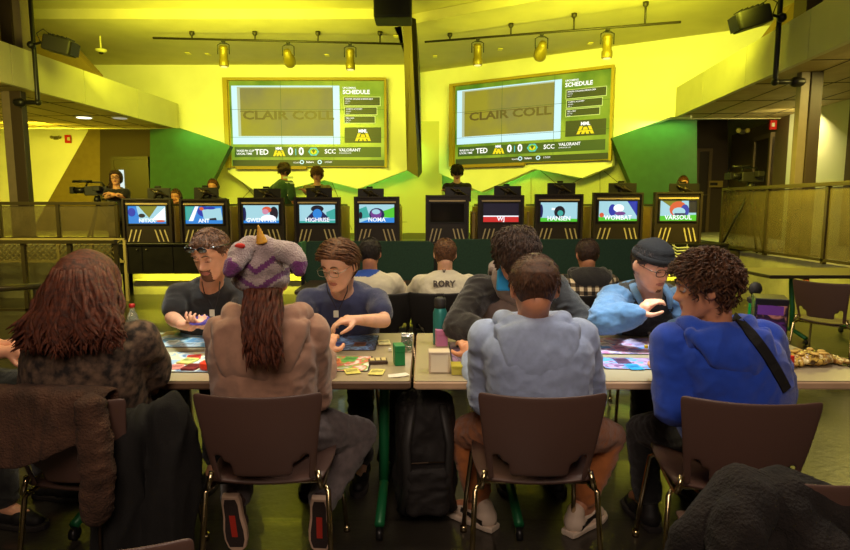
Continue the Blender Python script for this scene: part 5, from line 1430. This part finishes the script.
def plaid(m):
    nt=m.node_tree; b=nt.nodes['Principled BSDF']; tc=[n for n in nt.nodes if n.type=='TEX_COORD'][0]
    mp=nt.nodes.new('ShaderNodeMapping'); mp.inputs['Scale'].default_value=(1,1,1); nt.links.new(tc.outputs['Object'],mp.inputs['Vector'])
    outs=[]
    for d in ('X','Z'):
        w=nt.nodes.new('ShaderNodeTexWave'); w.bands_direction=d; w.inputs['Scale'].default_value=5.5; w.inputs['Distortion'].default_value=.3; nt.links.new(mp.outputs[0],w.inputs[0])
        g=nt.nodes.new('ShaderNodeMath'); g.operation='GREATER_THAN'; g.inputs[1].default_value=.5; nt.links.new(w.outputs['Fac'],g.inputs[0]); outs.append(g)
    a=nt.nodes.new('ShaderNodeMath'); a.operation='ADD'; nt.links.new(outs[0].outputs[0],a.inputs[0]); nt.links.new(outs[1].outputs[0],a.inputs[1])
    h=nt.nodes.new('ShaderNodeMath'); h.operation='MULTIPLY'; h.inputs[1].default_value=.5; nt.links.new(a.outputs[0],h.inputs[0])
    r=nt.nodes.new('ShaderNodeValToRGB'); r.color_ramp.interpolation='CONSTANT'; e=r.color_ramp.elements; e[0].color=(*sr(22,17,15),1); e[1].position=.25; e[1].color=(*sr(100,84,66),1); q=e.new(.75); q.color=(*sr(222,203,170),1)
    nt.links.new(h.outputs[0],r.inputs['Fac']); nt.links.new(r.outputs['Color'],b.inputs['Base Color'])
plaid(M_plaid)
P10,T10,_,_=far('person in a checked black and white shirt with black yoke at the far table',587,255,4.6,M_plaid,HB,33,0,hairst='short',skinm=S2,bulk=1.08,hood=dict(drop=.13,m=M_blkt,w=1.3,f=.004))
# jersey blue yoke
me_=[o for o in COL.objects if o.parent==P6 and o.name.startswith('shirt')][0].data
setmat(me_,M_white_t,mat('jersey_blue',sr(34,72,160),rough=.8))
for p in me_.polygons:
    if p.center.z>.92-(-.0) and (p.center.x*0+1) and p.center.z>.90+.55*(p.center.x+.02): p.material_index=1
m=MB().m(mat('shirt_print_grey',sr(90,80,75),rough=.9)); 
Mx=lambda q:Matrix.Translation(q)@Matrix(((1,0,0,0),(0,0,-1,0),(0,1,0,0),(0,0,0,1)))
sh7=kid(P7,'shirt')
q=project([(444,284)],sh7,.004)[0][0]; m.text('RORY',Mx(q+V((0,-.006,0))),.062,'CENTER',.002,.008); m.build('shirt_lettering',None,P7)
m=MB().m(mat('shirt_print_grey',sr(90,80,75))); q=project([(444,272)],sh7,.004)[0][0]; m.text('V',Mx(q),.035,'CENTER',.002,.008); m.build('shirt_emblem',None,P7)
# ---- people on the stage ------------------------------------------------------------
def stg(lab,px,py,Y,shirt,hm,seed,yaw,stand=True,arms=None,hp=.2,hy=None,st='short',**k):
    pc=W(px,py,Y); nk=pc+V((0,0,-.165)); pel=nk+V((0,0,-.52))
    legs=None
    if stand:
        pz=pel.z; S=V((math.cos(yaw),math.sin(yaw),0)); L=pz-SZ
        legs=[dict(k=pel+S*s*.1+V((0,0,-L*.5)),a=V((pel.x+S.x*s*.11,pel.y+S.y*s*.11,SZ+.09)),t=(-math.sin(yaw),math.cos(yaw),0)) for s in (-1,1)]
    r=person(lab,pc,nk,pel,yaw=yaw,hyaw=hy,hpitch=hp,shirt=shirt,pants=M_blkp,hairm_=hm,hairst=st,vox=.011,seed=seed,arms=arms,legs=legs,stand=stand,**k)
    return r
q=W(116,186,9.75)
Pw,Tw,_,_=stg('woman with glasses and long dark hair in a black top by the left video camera',116,178,9.75,M_blkt,HB,41,PI,st='long',skinm=S1,hp=.0,hy=PI+.25,eyes=True,glasses=dict(r=.003,m=M_iris),sw=.15,bulk=.92,
   arms=[dict(w=W(112,194,9.55),e=W(124,197,9.7),d=(-1,0,.2)),dict(w=W(115,195,9.52),e=W(106,197,9.7),d=(1,0,.2))])
long_hair(Tw,Pw,HB,random.Random(8),110,121,190,9.86,110)
Pg,Tg,_,_=stg('standing person in a dark green jersey with white back print, facing right',284,171,10.35,M_grnj,HB,42,-.75,hp=.35,hy=.6,st='mop',skinm=S2,sw=.18,arms=[dict(w=W(275,206,10.5)),dict(w=W(296,208,10.3))],short_len=.9)
m=MB().m(mat('jersey_white_print',sr(190,200,170),rough=.8))
for k,(zz,w_) in enumerate(((177.5,.20),(183,.22),(187,.16),(191,.18),(195,.12))):
    p=W(288,zz,10.18); m.box(p,(w_,.012,.035),Matrix.Rotation(-.35,3,'Z'))
m.build('jersey_print',None,Pg)
Ph,Th,_,_=stg('headset wearing person leaning behind the hooded face kiosk',317,175,10.2,mat('khaki_pattern_cloth',sr(130,120,70),rough=.9,var=.3,vs=30),HM,43,PI,hp=.2,skinm=S1,st='mop',eyes=True,arms=[dict(w=W(306,192,10.0)),dict(w=W(328,192,10.0))])
Pk,Tk,_,_=stg('dark haired person in black looking down behind the switched-off kiosk',457,173,10.2,M_blkt,HK,44,PI,hp=.5,skinm=S3,st='mop',eyes=True,arms=[dict(w=W(448,192,10.0)),dict(w=W(466,192,10.0))])
# seated players whose heads show between and over the kiosks
def headset(T,lab):
    t=thing('headset',lab,'headset',T@V((0,0,.0)),0,'gaming headsets'); 
    m=MB(); m.tube([T@V((.095*math.cos(a),-.01,.01+.135*math.sin(a))) for a in [PI*k/12 for k in range(13)]],.011,8); m.build('headband',M_blk2,t,sm=True)
    for s in (-1,1):
        m=MB(); m.ell(T@V((s*.088,-.01,.0)),(.022,.036,.042),T.to_3x3().normalized()); m.build('ear_cup',M_blk2,t,sm=True)
for px,py,lab,hm,sd,hl in ((176,197,'seated player glimpsed between the first two kiosks from the left',HM,51,'headset on the player between the first two kiosks'),
    (213,187,'seated player over the monitor of the kiosk named ANT',HR,52,'headset on the player behind the ANT kiosk'),
    (683,184,'seated player with a headset over the rightmost kiosk',HR,53,'headset on the player over the rightmost kiosk')):
    pc=W(px,py,10.35); r=person(lab,pc,pc+V((0,.02,-.19)),V((pc.x,10.55,pc.z-.70)),yaw=PI,hpitch=.1,shirt=M_blkt,pants=M_blkp,hairm_=hm,hairst='short',skinm=S2,vox=.012,seed=sd,
        arms=[dict(w=(pc.x+.15,10.2,SZ+.77)),dict(w=(pc.x-.15,10.2,SZ+.77))],legs=[dict(k=V((pc.x+.13,10.3,SZ+.50)),a=V((pc.x+.13,10.3,SZ+.09)),t=(0,-1,0)),dict(k=V((pc.x-.13,10.3,SZ+.50)),a=V((pc.x-.13,10.3,SZ+.09)),t=(0,-1,0))])
    headset(r[1],hl)
headset(Th,'headset on the person behind the hooded face kiosk')
# ---- person at the left picture edge -----------------------------------------------
pc=W(-62,262,2.65)
P1,T1,_,_=person('person at the left picture edge of whom only clasped hands and a dark sleeve show',pc,W(-64,306,2.68),V((W(-80,300,2.7).x,2.75,.56)),yaw=-PI/2-.15,shirt=mat('dark_printed_cloth',sr(20,18,20),rough=.9,col2=sr(70,64,66),vs=26),sleeve='short',pants=M_blkp,shoes=SHB,skinm=S1,hairst='short',hairm_=HB,vox=.006,short_len=1.0,
  arms=[dict(w=W(2,346,2.42),e=W(-30,338,2.55),d=(.9,.1,.05),n=(0,.6,-.6),curl=.6),dict(w=W(6,352,2.34),e=W(-30,352,2.36),d=(.9,.2,.1),n=(0,.6,-.6),curl=.7)],seed=61,arm_r=1.1)
# ================================================================ things on the tables
def tp(px,py): return onz(px,py,TZ)
Rz=lambda a: Matrix.Rotation(a,3,'Z')
def mmat(name,cols,sc,rough=.6):
    m=mat(name,sr(*cols[0]),rough=rough,col2=sr(*cols[-1]),vs=sc); nt=m.node_tree; r=[n for n in nt.nodes if n.type=='VALTORGB'][0]; e=r.color_ramp.elements
    for k,c in enumerate(cols[1:-1]):
        q=e.new(.35+.3*(k+1)/(len(cols)-1)); q.color=(*sr(*c),1)
    r.color_ramp.interpolation='EASE'; n=[n for n in nt.nodes if n.type=='TEX_NOISE'][0]; n.inputs['Detail'].default_value=3; n.inputs['Distortion'].default_value=1.2
    return m
def playmat(lab,px,py,w,d,cols,sc,rot=0,border=None,zones=None):
    c=tp(px,py); t=thing('playmat',lab,'playmat',(c.x,c.y,TZ+.0005),rot,'playmats on the game tables')
    MB().rbox((0,0,.0015),(w,d,.0024),.012).build('mat_edge',border or M_blk2,t,w=False)
    MB().rbox((0,0,.0031),(w-.014,d-.014,.0008),.008).build('mat_print',mmat('mat_print_%d_%d'%(px,py),cols,sc),t,w=False)
    if zones:
        m=MB()
        for x in zones: m.box((x,-.02,.0038),(.066,.090,.0004))
        m.build('printed_zones',mat('mat_zone_tint_%d'%px,sr(*cols[-1]),rough=.6),t,w=False)
    return t
playmat('pale blue playmat nearest the long haired person on the left table',193,362,.50,.35,[(90,120,150),(190,205,215),(235,225,170),(160,185,205)],9,-.02,zones=(-.18,-.1,.1))
playmat('light blue playmat in front of the man with sunglasses on his head',188,340,.52,.34,[(60,140,190),(150,200,225),(225,235,235),(110,160,200)],7,-.02,zones=(-.1,.05))
playmat('dark framed blue playmat in front of the navy t-shirt man',349,343,.30,.34,[(40,50,90),(120,150,200),(70,55,60),(90,110,150)],12,.02,zones=(-.06,.06))
playmat('colourful playmat with red and green picture, right of the taupe hoodie',338,364,.30,.26,[(230,225,215),(215,110,90),(120,180,80),(240,235,220)],11,.02)
playmat('purple and pink playmat in front of the man in the black cap',625,346,.40,.36,[(120,110,170),(205,190,215),(190,110,150),(90,150,210)],10,-.04,zones=(-.12,.08))
playmat('violet playmat with a blue patch beside the blue hoodie sleeve',637,364,.34,.20,[(90,60,110),(175,140,180),(60,150,215),(120,90,130)],13,-.05)
playmat('dark violet playmat behind the white box, right table',478,352,.28,.42,[(60,40,55),(150,110,150),(80,60,80),(170,140,150)],14,.0)
M_cardw=mat('card_paper',sr(235,230,215),rough=.5)
def card(lab,px,py,col,rot=0,n=1,w=.063,d=.088,grp='playing cards on the tables',dz=.0045,name='playing_card'):
    c=tp(px,py); h=.0007*n
    t=thing(name,lab,'card' if n<6 else 'card stack',(c.x,c.y,TZ+dz),rot,grp)
    MB().rbox((0,0,h/2),(w,d,h),.004).build('card_face' if n<6 else 'stack',mat('card_%d_%d_%d'%col,sr(*col),rough=.35,var=.15,vs=40),t,w=False)
    MB().rbox((0,.006,h+.0002),(w*.78,d*.42,.0003),.002).build('picture',mat('cardpic_%d_%d_%d'%col,tuple(x*.55 for x in sr(*col)),rough=.4,var=.5,vs=60),t,w=False)
    return t
for l,px,py,c,r,n in (
 ('red card lying on the pale blue playmat',194,358,(215,60,45),.3,2),('pale yellow pack of cards on the pale blue playmat',188,363,(215,215,120),-.2,14),
 ('pink card at the front left of the pale blue playmat',176,368,(225,130,120),.25,3),('dark red deck at the front of the pale blue playmat',192,369,(120,35,40),-.1,14),
 ('white card on the light blue playmat, left',172,343,(230,235,240),.1,1),('grey-blue card on the light blue playmat, right',203,340,(150,175,200),-.1,1),
 ('light card at the middle of the light blue playmat',188,345,(205,225,235),.05,1),
 ('brown card at the far left edge of the left table',146,334,(130,90,60),.5,2),('yellowish card beside the brown card at far left',158,337,(205,190,90),-.3,2),('tan card near the sunglasses man, far table edge',170,334,(170,130,80),.15,2),
 ('cream stack of cards left of the green deck box',384,344,(235,225,160),.15,12),('pale yellow sheet of cards at the front of the left table',377,373,(230,220,120),-.1,3),
 ('dark card in the navy t-shirt man playmat, left',338,345,(70,80,140),0,1),('brown card in the navy t-shirt man playmat, right',360,345,(120,80,60),0,1),
 ('orange picture card on the colourful playmat',334,362,(225,130,80),.2,1),('green picture card on the colourful playmat',350,360,(110,180,90),-.15,1),
 ('yellow card on the bottom of the colourful playmat',352,372,(225,215,110),.3,1),
 ('blue card on the violet playmat',634,368,(50,150,220),.1,2),('pale card on the purple and pink playmat, left',605,345,(225,215,230),.1,1),('pink card on the purple and pink playmat, middle',620,349,(215,150,185),-.05,1),
 ('lilac card on the purple and pink playmat, right',640,346,(175,160,210),.1,1),('dark card stack left of the violet playmat card',622,362,(90,60,90),0,4),
 ('dark green card stack behind the pink box',461,336,(50,60,40),.1,20),('purple card on the dark violet playmat',473,345,(150,100,150),.05,1)):
    card(l,px,py,c,r,n)
# small open tin of cards
c=tp(378,363); t=thing('card_tin','small brown tin of cards in front of the cream card stack','tin',(c.x,c.y,TZ+.0005),.15)
MB().rbox((0,0,.008),(.085,.062,.016),.006).build('tin',mat('tin_brown',sr(70,50,35),rough=.5),t,w=False)
for k in range(3): MB().rbox((-.026+.026*k,0,.018),(.020,.045,.003),.003).build('token',mat('token_cream',sr(215,195,130),rough=.5),t,w=False)
def deckbox(lab,px,py,w,d,h,col,rot=.1,lid=True,name='deck_box',z=TZ+.0005,cat='deck box',rough=.4):
    c=tp(px,py); t=thing(name,lab,cat,(c.x,c.y,z),rot)
    m=mat('box_%d_%d_%d'%col,sr(*col),rough=rough,var=.05)
    MB().rbox((0,0,h*.33),(w,d,h*.66),.004).build('box',m,t,w=False); MB().rbox((0,0,h*.83),(w*1.03,d*1.03,h*.34),.004).build('lid',m,t,w=False)
    return t
deckbox('tall bright green deck box on the left table near its right end',399,364,.046,.070,.092,(20,130,70),.2)
deckbox('pink deck box behind the white box',441,345,.060,.070,.085,(205,125,170),.15)
t=deckbox('white deck box with cream panel at the front of the right table',439,371,.090,.070,.092,(215,195,170),.0)
MB().rbox((0,-.0375,.043),(.074,.003,.076),.003,Matrix.Rotation(0,3,'X')).build('front_panel',mat('box_cream_panel',sr(240,230,205),rough=.4),t,w=False)
t=deckbox('clear card case, yellow light painted into its colour, right of the white box',461,373,.085,.075,.040,(190,180,70),.0,rough=.15)  # clear case: the yellow light on it is put into the box colour
deckbox('black deck box behind the clear card case',462,347,.062,.05,.05,(30,30,28),.05)
c=tp(398,376); t=thing('card_fan','loose white cards leaning under the green deck box','card stack',(c.x,c.y-.0,TZ+.0005),.1)
for k in range(4): MB().rbox((-.01+.008*k,.0,.001+.0012*k),(.064,.044,.001),.004,Rz(.12*k)).build('card_face',M_cardw,t,w=False)
# foil tube / silver tin
c=tp(407,352); t=thing('silver_pouch','shiny silver pouch right of the green deck box','pouch',(c.x,c.y,TZ+.0005),-.1)
m=MB(); 
m.loft([[V((x*s,y*s2,z)) for x,y in ((-.03,-.02),(.03,-.02),(.03,.02),(-.03,.02))] for z,s,s2 in ((0,.8,1),(.03,1,.9),(.08,.9,.5),(.095,1.0,.08))]); m.build('pouch',mat('silver_foil',sr(210,215,210),rough=.2,metal=1,bump=.6,bs=40),t,w=False,bev=.004)
# dice, pawn
for l,px,py,col in (('yellow die on the purple and pink playmat',646,349,(240,200,30)),('red die beside the yellow die',653,353,(200,50,50)),('white die in front of the cream card stack',390,352,(225,225,210))):
    c=tp(px,py); o=MB().rbox((c.x,c.y,TZ+.004+.008),(.016,.016,.016),.003).build('die',mat('die_%d_%d_%d'%col,sr(*col),rough=.3),bev=.001); tag(o,l,'die','dice on the game tables')
c=tp(649,338); o=MB().lathe([(.001,0),(.010,0),(.010,.004),(.004,.008),(.004,.02),(.009,.026),(.007,.036),(.001,.038)],(c.x,c.y,TZ+.0005),12).build('game_pawn',M_steel,sm=True); tag(o,'small silver game pawn near the black cap man sleeve','game piece')
# red round counter and disc box
c=tp(211,369); t=thing('life_counter','red round counter against the taupe hoodie sleeve','counter',(c.x,c.y,TZ+.004)); MB().lathe([(.001,0),(.045,0),(.048,.01),(.045,.03),(.001,.032)],(0,0,0),24).build('dial',mat('counter_red',sr(225,60,30),rough=.35),t,w=False,sm=False,bev=.003)
MB().lathe([(.001,.0325),(.012,.0325),(.010,.04),(.001,.04)],(0,0,0),12).build('knob',M_blk2,t,w=False)
# bottles
def lathe_part(t,name,prof,mt,seg=24): return MB().lathe(prof,(0,0,0),seg).build(name,mt,t,w=False,sm=True)
M_tealb=mat('teal_bottle_paint',sr(45,125,120),rough=.35,metal=.3)
c=W(440,345,3.02); t=thing('water_bottle','teal metal water bottle with black lid behind the pink box','bottle',(c.x,c.y,TZ+.0005))
lathe_part(t,'body',[(.001,0),(.036,0),(.037,.01),(.037,.165),(.030,.185),(.028,.19),(.001,.191)],M_tealb)
lathe_part(t,'lid',[(.001,.191),(.030,.191),(.031,.205),(.031,.235),(.026,.245),(.001,.247)],M_blk2)
MB().tube([V((-.02,0,.243)),V((-.018,0,.262)),V((.018,0,.262)),V((.02,0,.243))],.005,8).build('carry_loop',M_blk2,t,w=False,sm=True)
M_clear=mat('clear_plastic',(.85,.9,.8),rough=.08,trans=.85,spec=.5)
c=W(133,325,3.0); t=thing('soda_bottle','clear plastic bottle with red cap right of the long haired person','bottle',(c.x,c.y,TZ+.0005))
lathe_part(t,'body',[(.001,0),(.028,0),(.031,.01),(.031,.10),(.029,.11),(.031,.12),(.024,.155),(.012,.18),(.011,.195),(.001,.195)],M_clear)
lathe_part(t,'label',[(.0315,.045),(.0318,.05),(.0318,.095),(.0315,.10)],mat('bottle_label_paper',sr(190,175,130),rough=.5))
lathe_part(t,'cap',[(.001,.196),(.0145,.196),(.0145,.214),(.001,.216)],mat('red_cap',sr(190,35,30),rough=.4))
M_tumg=mat('green_tumbler',sr(20,165,80),rough=.2,trans=.3)
c=W(757,300,2.98); t=thing('tumbler','tall green bottle with black flip lid standing behind the game box','bottle',(c.x,c.y,TZ+.0005))
lathe_part(t,'body',[(.001,0),(.036,0),(.038,.01),(.038,.215),(.036,.22),(.001,.221)],M_tumg)
MB().rbox((0,0,.237),(.080,.074,.030),.02).build('lid',M_blk2,t,w=False)
MB().ell((-.012,0,.295),(.033,.024,.036)).build('flip_knob',M_blk2,t,w=False,sm=True)
MB().cap((-.012,0,.25),(-.012,0,.28),.018,.016).build('spout',M_blk2,t,w=False,sm=True)
# large game box
c=W(772,345,2.72); t=thing('board_game_box','black board game box with purple creature picture, right of the blue hoodie','game box',(c.x+.0,c.y+.04,TZ+.0005),-.42)
bx,by,bz=.135,.17,.29
MB().rbox((0,0,bz/2),(bx,by,bz),.004).build('box',mat('game_box_black',sr(24,20,26),rough=.35),t,w=False)
MB().bb(-bx/2+.006,bx/2-.006,-by/2-.0018,-by/2-.0003,.008,bz-.03).build('front_picture',mmat('boxart_front',[(20,15,25),(90,40,120),(30,20,40),(190,130,120),(60,30,80)],9,.35),t,w=False)
MB().bb(-bx/2-.0018,-bx/2-.0003,-by/2+.006,by/2-.006,.008,bz-.008).build('side_picture',mmat('boxart_side',[(15,30,20),(40,110,60),(20,25,20),(80,40,90)],9,.35),t,w=False)
MB().bb(-bx/2+.01,bx/2-.02,-by/2-.0024,-by/2-.0019,bz-.075,bz-.032).build('title_band',mat('purple_band',sr(110,60,160),rough=.35),t,w=False)
# red packet and snack bag
c=tp(787,368); t=thing('red_packet','small red packet between the blue hoodie and the snack bag','packet',(c.x,c.y,TZ+.0005),.2); MB().rbox((0,0,.03),(.03,.05,.06),.006).build('packet',mat('packet_red',sr(210,40,30),rough=.4),t,w=False)
c=tp(808,363); m=MB(); m.ell((0,0,.022),(.115,.080,.022),None,28,14); m.box((.12,-.02,.012),(.06,.13,.010)); m.box((-.115,.0,.012),(.05,.12,.010))
me=remesh(m,.005,3,'bag'); folds(me,.008,26,3,(1,1,1)); t=thing('snack_bag','crumpled clear bag of golden snacks on the right end of the table','snack bag',(c.x,c.y,TZ+.002),.25)
setmat(me,mmat('snack_bag_print',[(80,60,35),(205,170,80),(150,105,55),(225,205,140)],22,.18)); 
zmin=min(v.co.z for v in me.vertices)
for v in me.vertices: v.co.z=max(0,v.co.z-zmin-.006)
place('bag',me,t,False)
for k in range(7):
    a=k*.9; m=MB(); m.ell((.07*math.cos(a),.045*math.sin(a),.050+.003*(k%2)),(.020,.015,.007),Rz(a)); m.build('snack_piece',mat('snack_gold',sr(215,175,85),rough=.6),t,w=False,sm=True)
# cards held in hands
def fan(lab,c,n,col,yaw,tilt,spread=.12):
    t=thing('held_cards',lab,'cards',c); 
    for k in range(n):
        R_=Matrix.Rotation(yaw,3,'Z')@Matrix.Rotation(tilt,3,'X')@Matrix.Rotation((k-(n-1)/2)*spread,3,'Z')
        MB().rbox(V(c)+R_@V(((k-(n-1)/2)*.010,.03,.0012*k)),(.063,.088,.0008),.004,R_).build('card_face',mat('card_back_%d_%d_%d'%col,sr(*col),rough=.35),t)
    return t
fan('fan of purple backed cards held by the man with sunglasses on his head',W(199,324,2.77),5,(66,50,120),.12,.30,.24)
fan('pair of dark cards held low by the navy t-shirt man',W(345,335,2.80),2,(40,35,60),.3,-.2)
# lanyards
def lanyard(P,lab,pts,bw=None,badge=None):
    m=MB(); m.tube(pts,.006,6,ecc=.4); o=m.build('lanyard',mat('dark_ribbon',sr(34,24,28),rough=.8),P,sm=True)
    if badge: MB().rbox(badge,(.026,.006,.035),.003).build('badge',M_white,o)
for P,a,b,c_,Yf_ in ((P3,198,224,(214,311),2.975),(P5,322,352,(338,312),2.985)):
    lanyard(P,'',[W(a+4,282,Yf_+.06),W(a+6,292,Yf_),W(c_[0],c_[1],Yf_-.005),W(b-5,292,Yf_),W(b-4,282,Yf_+.06)],badge=W(c_[0]-2,c_[1]+2,Yf_-.012))
# strap across the blue hoodie
pix=[(736+49*f_+4*math.sin(PI*f_),318+72*f_) for f_ in [k/14 for k in range(15)]]
pj=[q for q in project(pix,[kid(P12,'hoodie'),kid(P12,'hood')],.007) if q]
rr=[]
for i,(p,nr) in enumerate(pj):
    n=V((nr.x*.5,nr.y,nr.z*.5)).normalized(); d=(pj[min(i+1,len(pj)-1)][0]-pj[max(i-1,0)][0]).normalized(); s=d.cross(n).normalized(); n=s.cross(d).normalized()
    rr.append([p+s*.019+n*.004,p-s*.019+n*.004,p-s*.019-n*.004,p+s*.019-n*.004])
m=MB(); m.loft(rr); strap=m.build('shoulder_strap',mat('black_webbing',sr(18,15,15),rough=.8,bump=.4,bs=300),P12,bev=.001)
# ================================================================ coats, bags
M_fur=mat('brown_fleece',sr(70,45,31),rough=1,bump=1.0,bs=130,var=.35,vs=14); M_coat=mat('black_coat_cloth',sr(14,11,10),rough=.9,bump=.3,bs=200,var=.3,vs=12)
M_jk=mat('dark_jacket_fleece',sr(22,15,12),rough=1,bump=.9,bs=110,var=.4,vs=12)
def drape(lab,cx,cy,rot,w,ztop,zb_,mt,front=.14,seed=1,depth=.05,name='jacket',amp=.012,sag=0,thk=.012):
    "a garment laid over a chair back: front flap, over the edge, long rear flap"
    t=thing(name,lab,'jacket',(cx,cy,0),rot); m=MB(); nu=40; nv=34; rows=[]
    for j in range(nv):
        f_=j/(nv-1)
        row=[]
        for i in range(nu):
            u=-1+2*i/(nu-1)
            Lr=ztop-zb_(u); tot=front+.06+Lr; s=f_*tot
            if s<front: y=.035+.01; z=ztop-(front-s)
            elif s<front+.06: a=(s-front)/.06*PI; y=.045*math.cos(a); z=ztop+.022*math.sin(a)
            else: z=ztop-(s-front-.06); y=-.045-depth*math.sin(min(1,(ztop-z)/.35)*PI*.6)
            q=V((u*w/2*(1+.04*math.sin(z*9)),y,z))
            fo=noise.noise(V((u*4.2+seed,z*1.6,seed)))*amp*2+abs(noise.noise(V((u*7+seed,z*2.4,2))))*amp
            if y<0: q.y-=abs(fo)
            q.z+=-.02*abs(u)**3-sag*(1-u*u) + .006*noise.noise(V((u*5,seed,0)))
            q.y-=.03*(1-u*u)*(1 if y<0 else 1)
            row.append(m.v(q))
        rows.append(row)
    for j in range(nv-1):
        for i in range(nu-1): m.f((rows[j][i],rows[j][i+1],rows[j+1][i+1],rows[j+1][i]))
    o=m.build('drape',mt,t,w=False,sm=True,raw=True); md=o.modifiers.new('t','SOLIDIFY'); md.thickness=thk; md.offset=0; md2=o.modifiers.new('s','SUBSURF'); md2.levels=1; md2.render_levels=1
    return t
xj1=W(52,400,1.97).x
t=drape('brown fleecy jacket draped over the chair of the long haired person',xj1,1.945,-.05,.44,.835,lambda u:.66-.05*math.sin((u+1)*2.2)+.0*u,M_fur,seed=3)
for s,a in ((-1,.62),(1,.45)):
    m=MB(); m.chain([V((s*.20,-.07,.80)),V((s*.22,-.09,.62)),V((s*.205,-.085,a))],[.045,.05,.042]); me=remesh(m,.008,4,'sleeve'); folds(me,.010,10,4); setmat(me,M_fur); place('sleeve',me,t,False)
# long black coat hanging to the floor beside that chair
cx=W(150,470,2.02).x
t=thing('long_coat','long black coat hanging down between the two left chairs','coat',(cx,2.04,0)); m=MB()
m.chain([V((-.07,-.02,.66)),V((-.10,-.03,.5)),V((-.13,-.04,.12))],[.07,.085,.08]); m.chain([V((.05,.02,.70)),V((.06,.02,.5)),V((.02,.0,.10))],[.07,.085,.09]); m.chain([V((-.08,0,.66)),V((.06,.02,.68))],[.06,.06])
me=remesh(m,.009,6,'coat'); folds(me,.026,6,8,(1.2,1,.3)); setmat(me,M_coat)
for v in me.vertices: v.co.z=max(.004,v.co.z)
place('coat_body',me,t,False)
m=MB(); m.tube([V((-.11,-.135,.70)),V((-.12,-.145,.4)),V((-.13,-.14,.2))],.006,6); m.build('zip',mat('dull_zip',sr(70,55,40),rough=.4,metal=.7),t,w=False,sm=True)
# chairs near the camera
sc2=dup(ch0,(1.03,1.70,0),-.10,'chair close to the camera at lower right, under a dark jacket',gc)
t=thing('jacket','dark fleecy jacket heaped over the chair at the lower right corner','jacket',(1.0,1.42,0)); m=MB()
sc2.scale=(.95,.95,.95)
hp2=[(668,592),(698,532),(722,508),(748,488),(778,490),(808,503),(840,514),(880,530)]
m.chain([W(x,y+6,1.44) for x,y in hp2],[.05,.055,.06,.062,.06,.06,.06,.06])
m.chain([W(x,y+50,1.45) for x,y in hp2],[.08]*8); m.chain([W(x,y+100,1.47) for x,y in hp2[1:]],[.09]*7)
m.chain([W(748,503,1.40),W(735,530,1.36),W(728,575,1.34)],[.05,.048,.05]); m.chain([W(790,512,1.40),W(815,545,1.36),W(822,590,1.35)],[.05,.055,.055])
me=remesh(m,.009,5,'heap'); folds(me,.022,7,5,(1,1,.8)); setmat(me,M_jk)
place('jacket_body',me,t)
m=MB(); m.chain([W(727,540,1.335),W(724,560,1.33)],[.02,.02]); me=remesh(m,.006,2,'lin'); setmat(me,mat('tan_lining',sr(150,105,60),rough=.9)); place('lining',me,t)
dup(ch0,(-.69,1.36,0),.05,'chair close to the camera at the lower left, only its top edge in view',gc)
# backpacks under the table joint
def backpack(lab,c,w,h,d,rot,mt,seed):
    t=thing('backpack',lab,'backpack',c,rot)
    m=MB(); m.rbox((0,0,h*.5),(w*.86,d*.8,h*.86),.05); m.ell((0,0,h*.80),(w*.42,d*.42,h*.2)); m.ell((0,0,h*.3),(w*.5,d*.5,h*.3))
    me=remesh(m,.009,6,'body'); folds(me,.010,8,seed,(1,1,.7))
    for v in me.vertices: v.co.z=max(.003,v.co.z)
    setmat(me,mt); place('main_body',me,t,False)
    m=MB(); m.rbox((0,-d*.48,h*.30),(w*.66,.09,h*.36),.03); me=remesh(m,.008,5,'pocket'); folds(me,.006,10,seed+2); setmat(me,mt); place('front_pocket',me,t,False)
    m=MB(); m.tube([V((-.05,.02,h*.95)),V((-.04,.02,h*1.03)),V((.04,.02,h*1.03)),V((.05,.02,h*.95))],.010,8); m.build('grab_handle',M_blk2,t,w=False,sm=True)
    for s in (-1,1):
        m=MB(); m.tube([V((s*.07,-d*.40,h*.92)),V((s*.10,-d*.56,h*.65)),V((s*.09,-d*.58,h*.35)),V((s*.12,-d*.46,.08))],.014,8,ecc=1.8); m.build('shoulder_strap',M_blk2,t,w=False,sm=True)
        m=MB(); m.tube([V((s*w*.30,-d*.50,h*.50)),V((0,-d*.60,h*.52))],.003,5); m.build('zip',MATS['dull_zip'],t,w=False)
    return t
M_bp=mat('black_backpack_nylon',sr(23,18,17),rough=.7,bump=.3,bs=220,var=.25,vs=9)
backpack('tall black backpack on the floor under the joint of the two tables',onz(425,520,0)+V((0,.05,0)),.30,.62,.24,.1,M_bp,3)
backpack('dark bag leaning behind the tall backpack under the left table',onz(405,478,0)+V((0,.1,0)),.26,.50,.2,-.3,M_coat,5)
# papers and stripes on the right stage cabinet
p=W(708,257,8.94); t=thing('paper_sheet','pale sheet sticking out over the right end of the stage cabinets','paper',W(708,257,8.94))
MB().prism([W(698,258,8.9),W(706,247,8.86),W(719,249,8.80),W(709,259,8.84)],V((0,.01,.004))).build('sheet',M_white,t)
t=thing('wire_basket','white striped rack hanging on the right stage cabinets','rack',W(680,253,8.9))
for k in range(4):
    MB().tube([W(672,245+3*k,8.93),W(677,248+3*k,8.90),W(689,247.5+3*k,8.90)],.012,6).build('wire',M_white,t,sm=True)
for s_ in (674,687): MB().tube([W(s_,244,8.955),W(s_,258,8.955)],.008,6).build('upright',M_white,t)
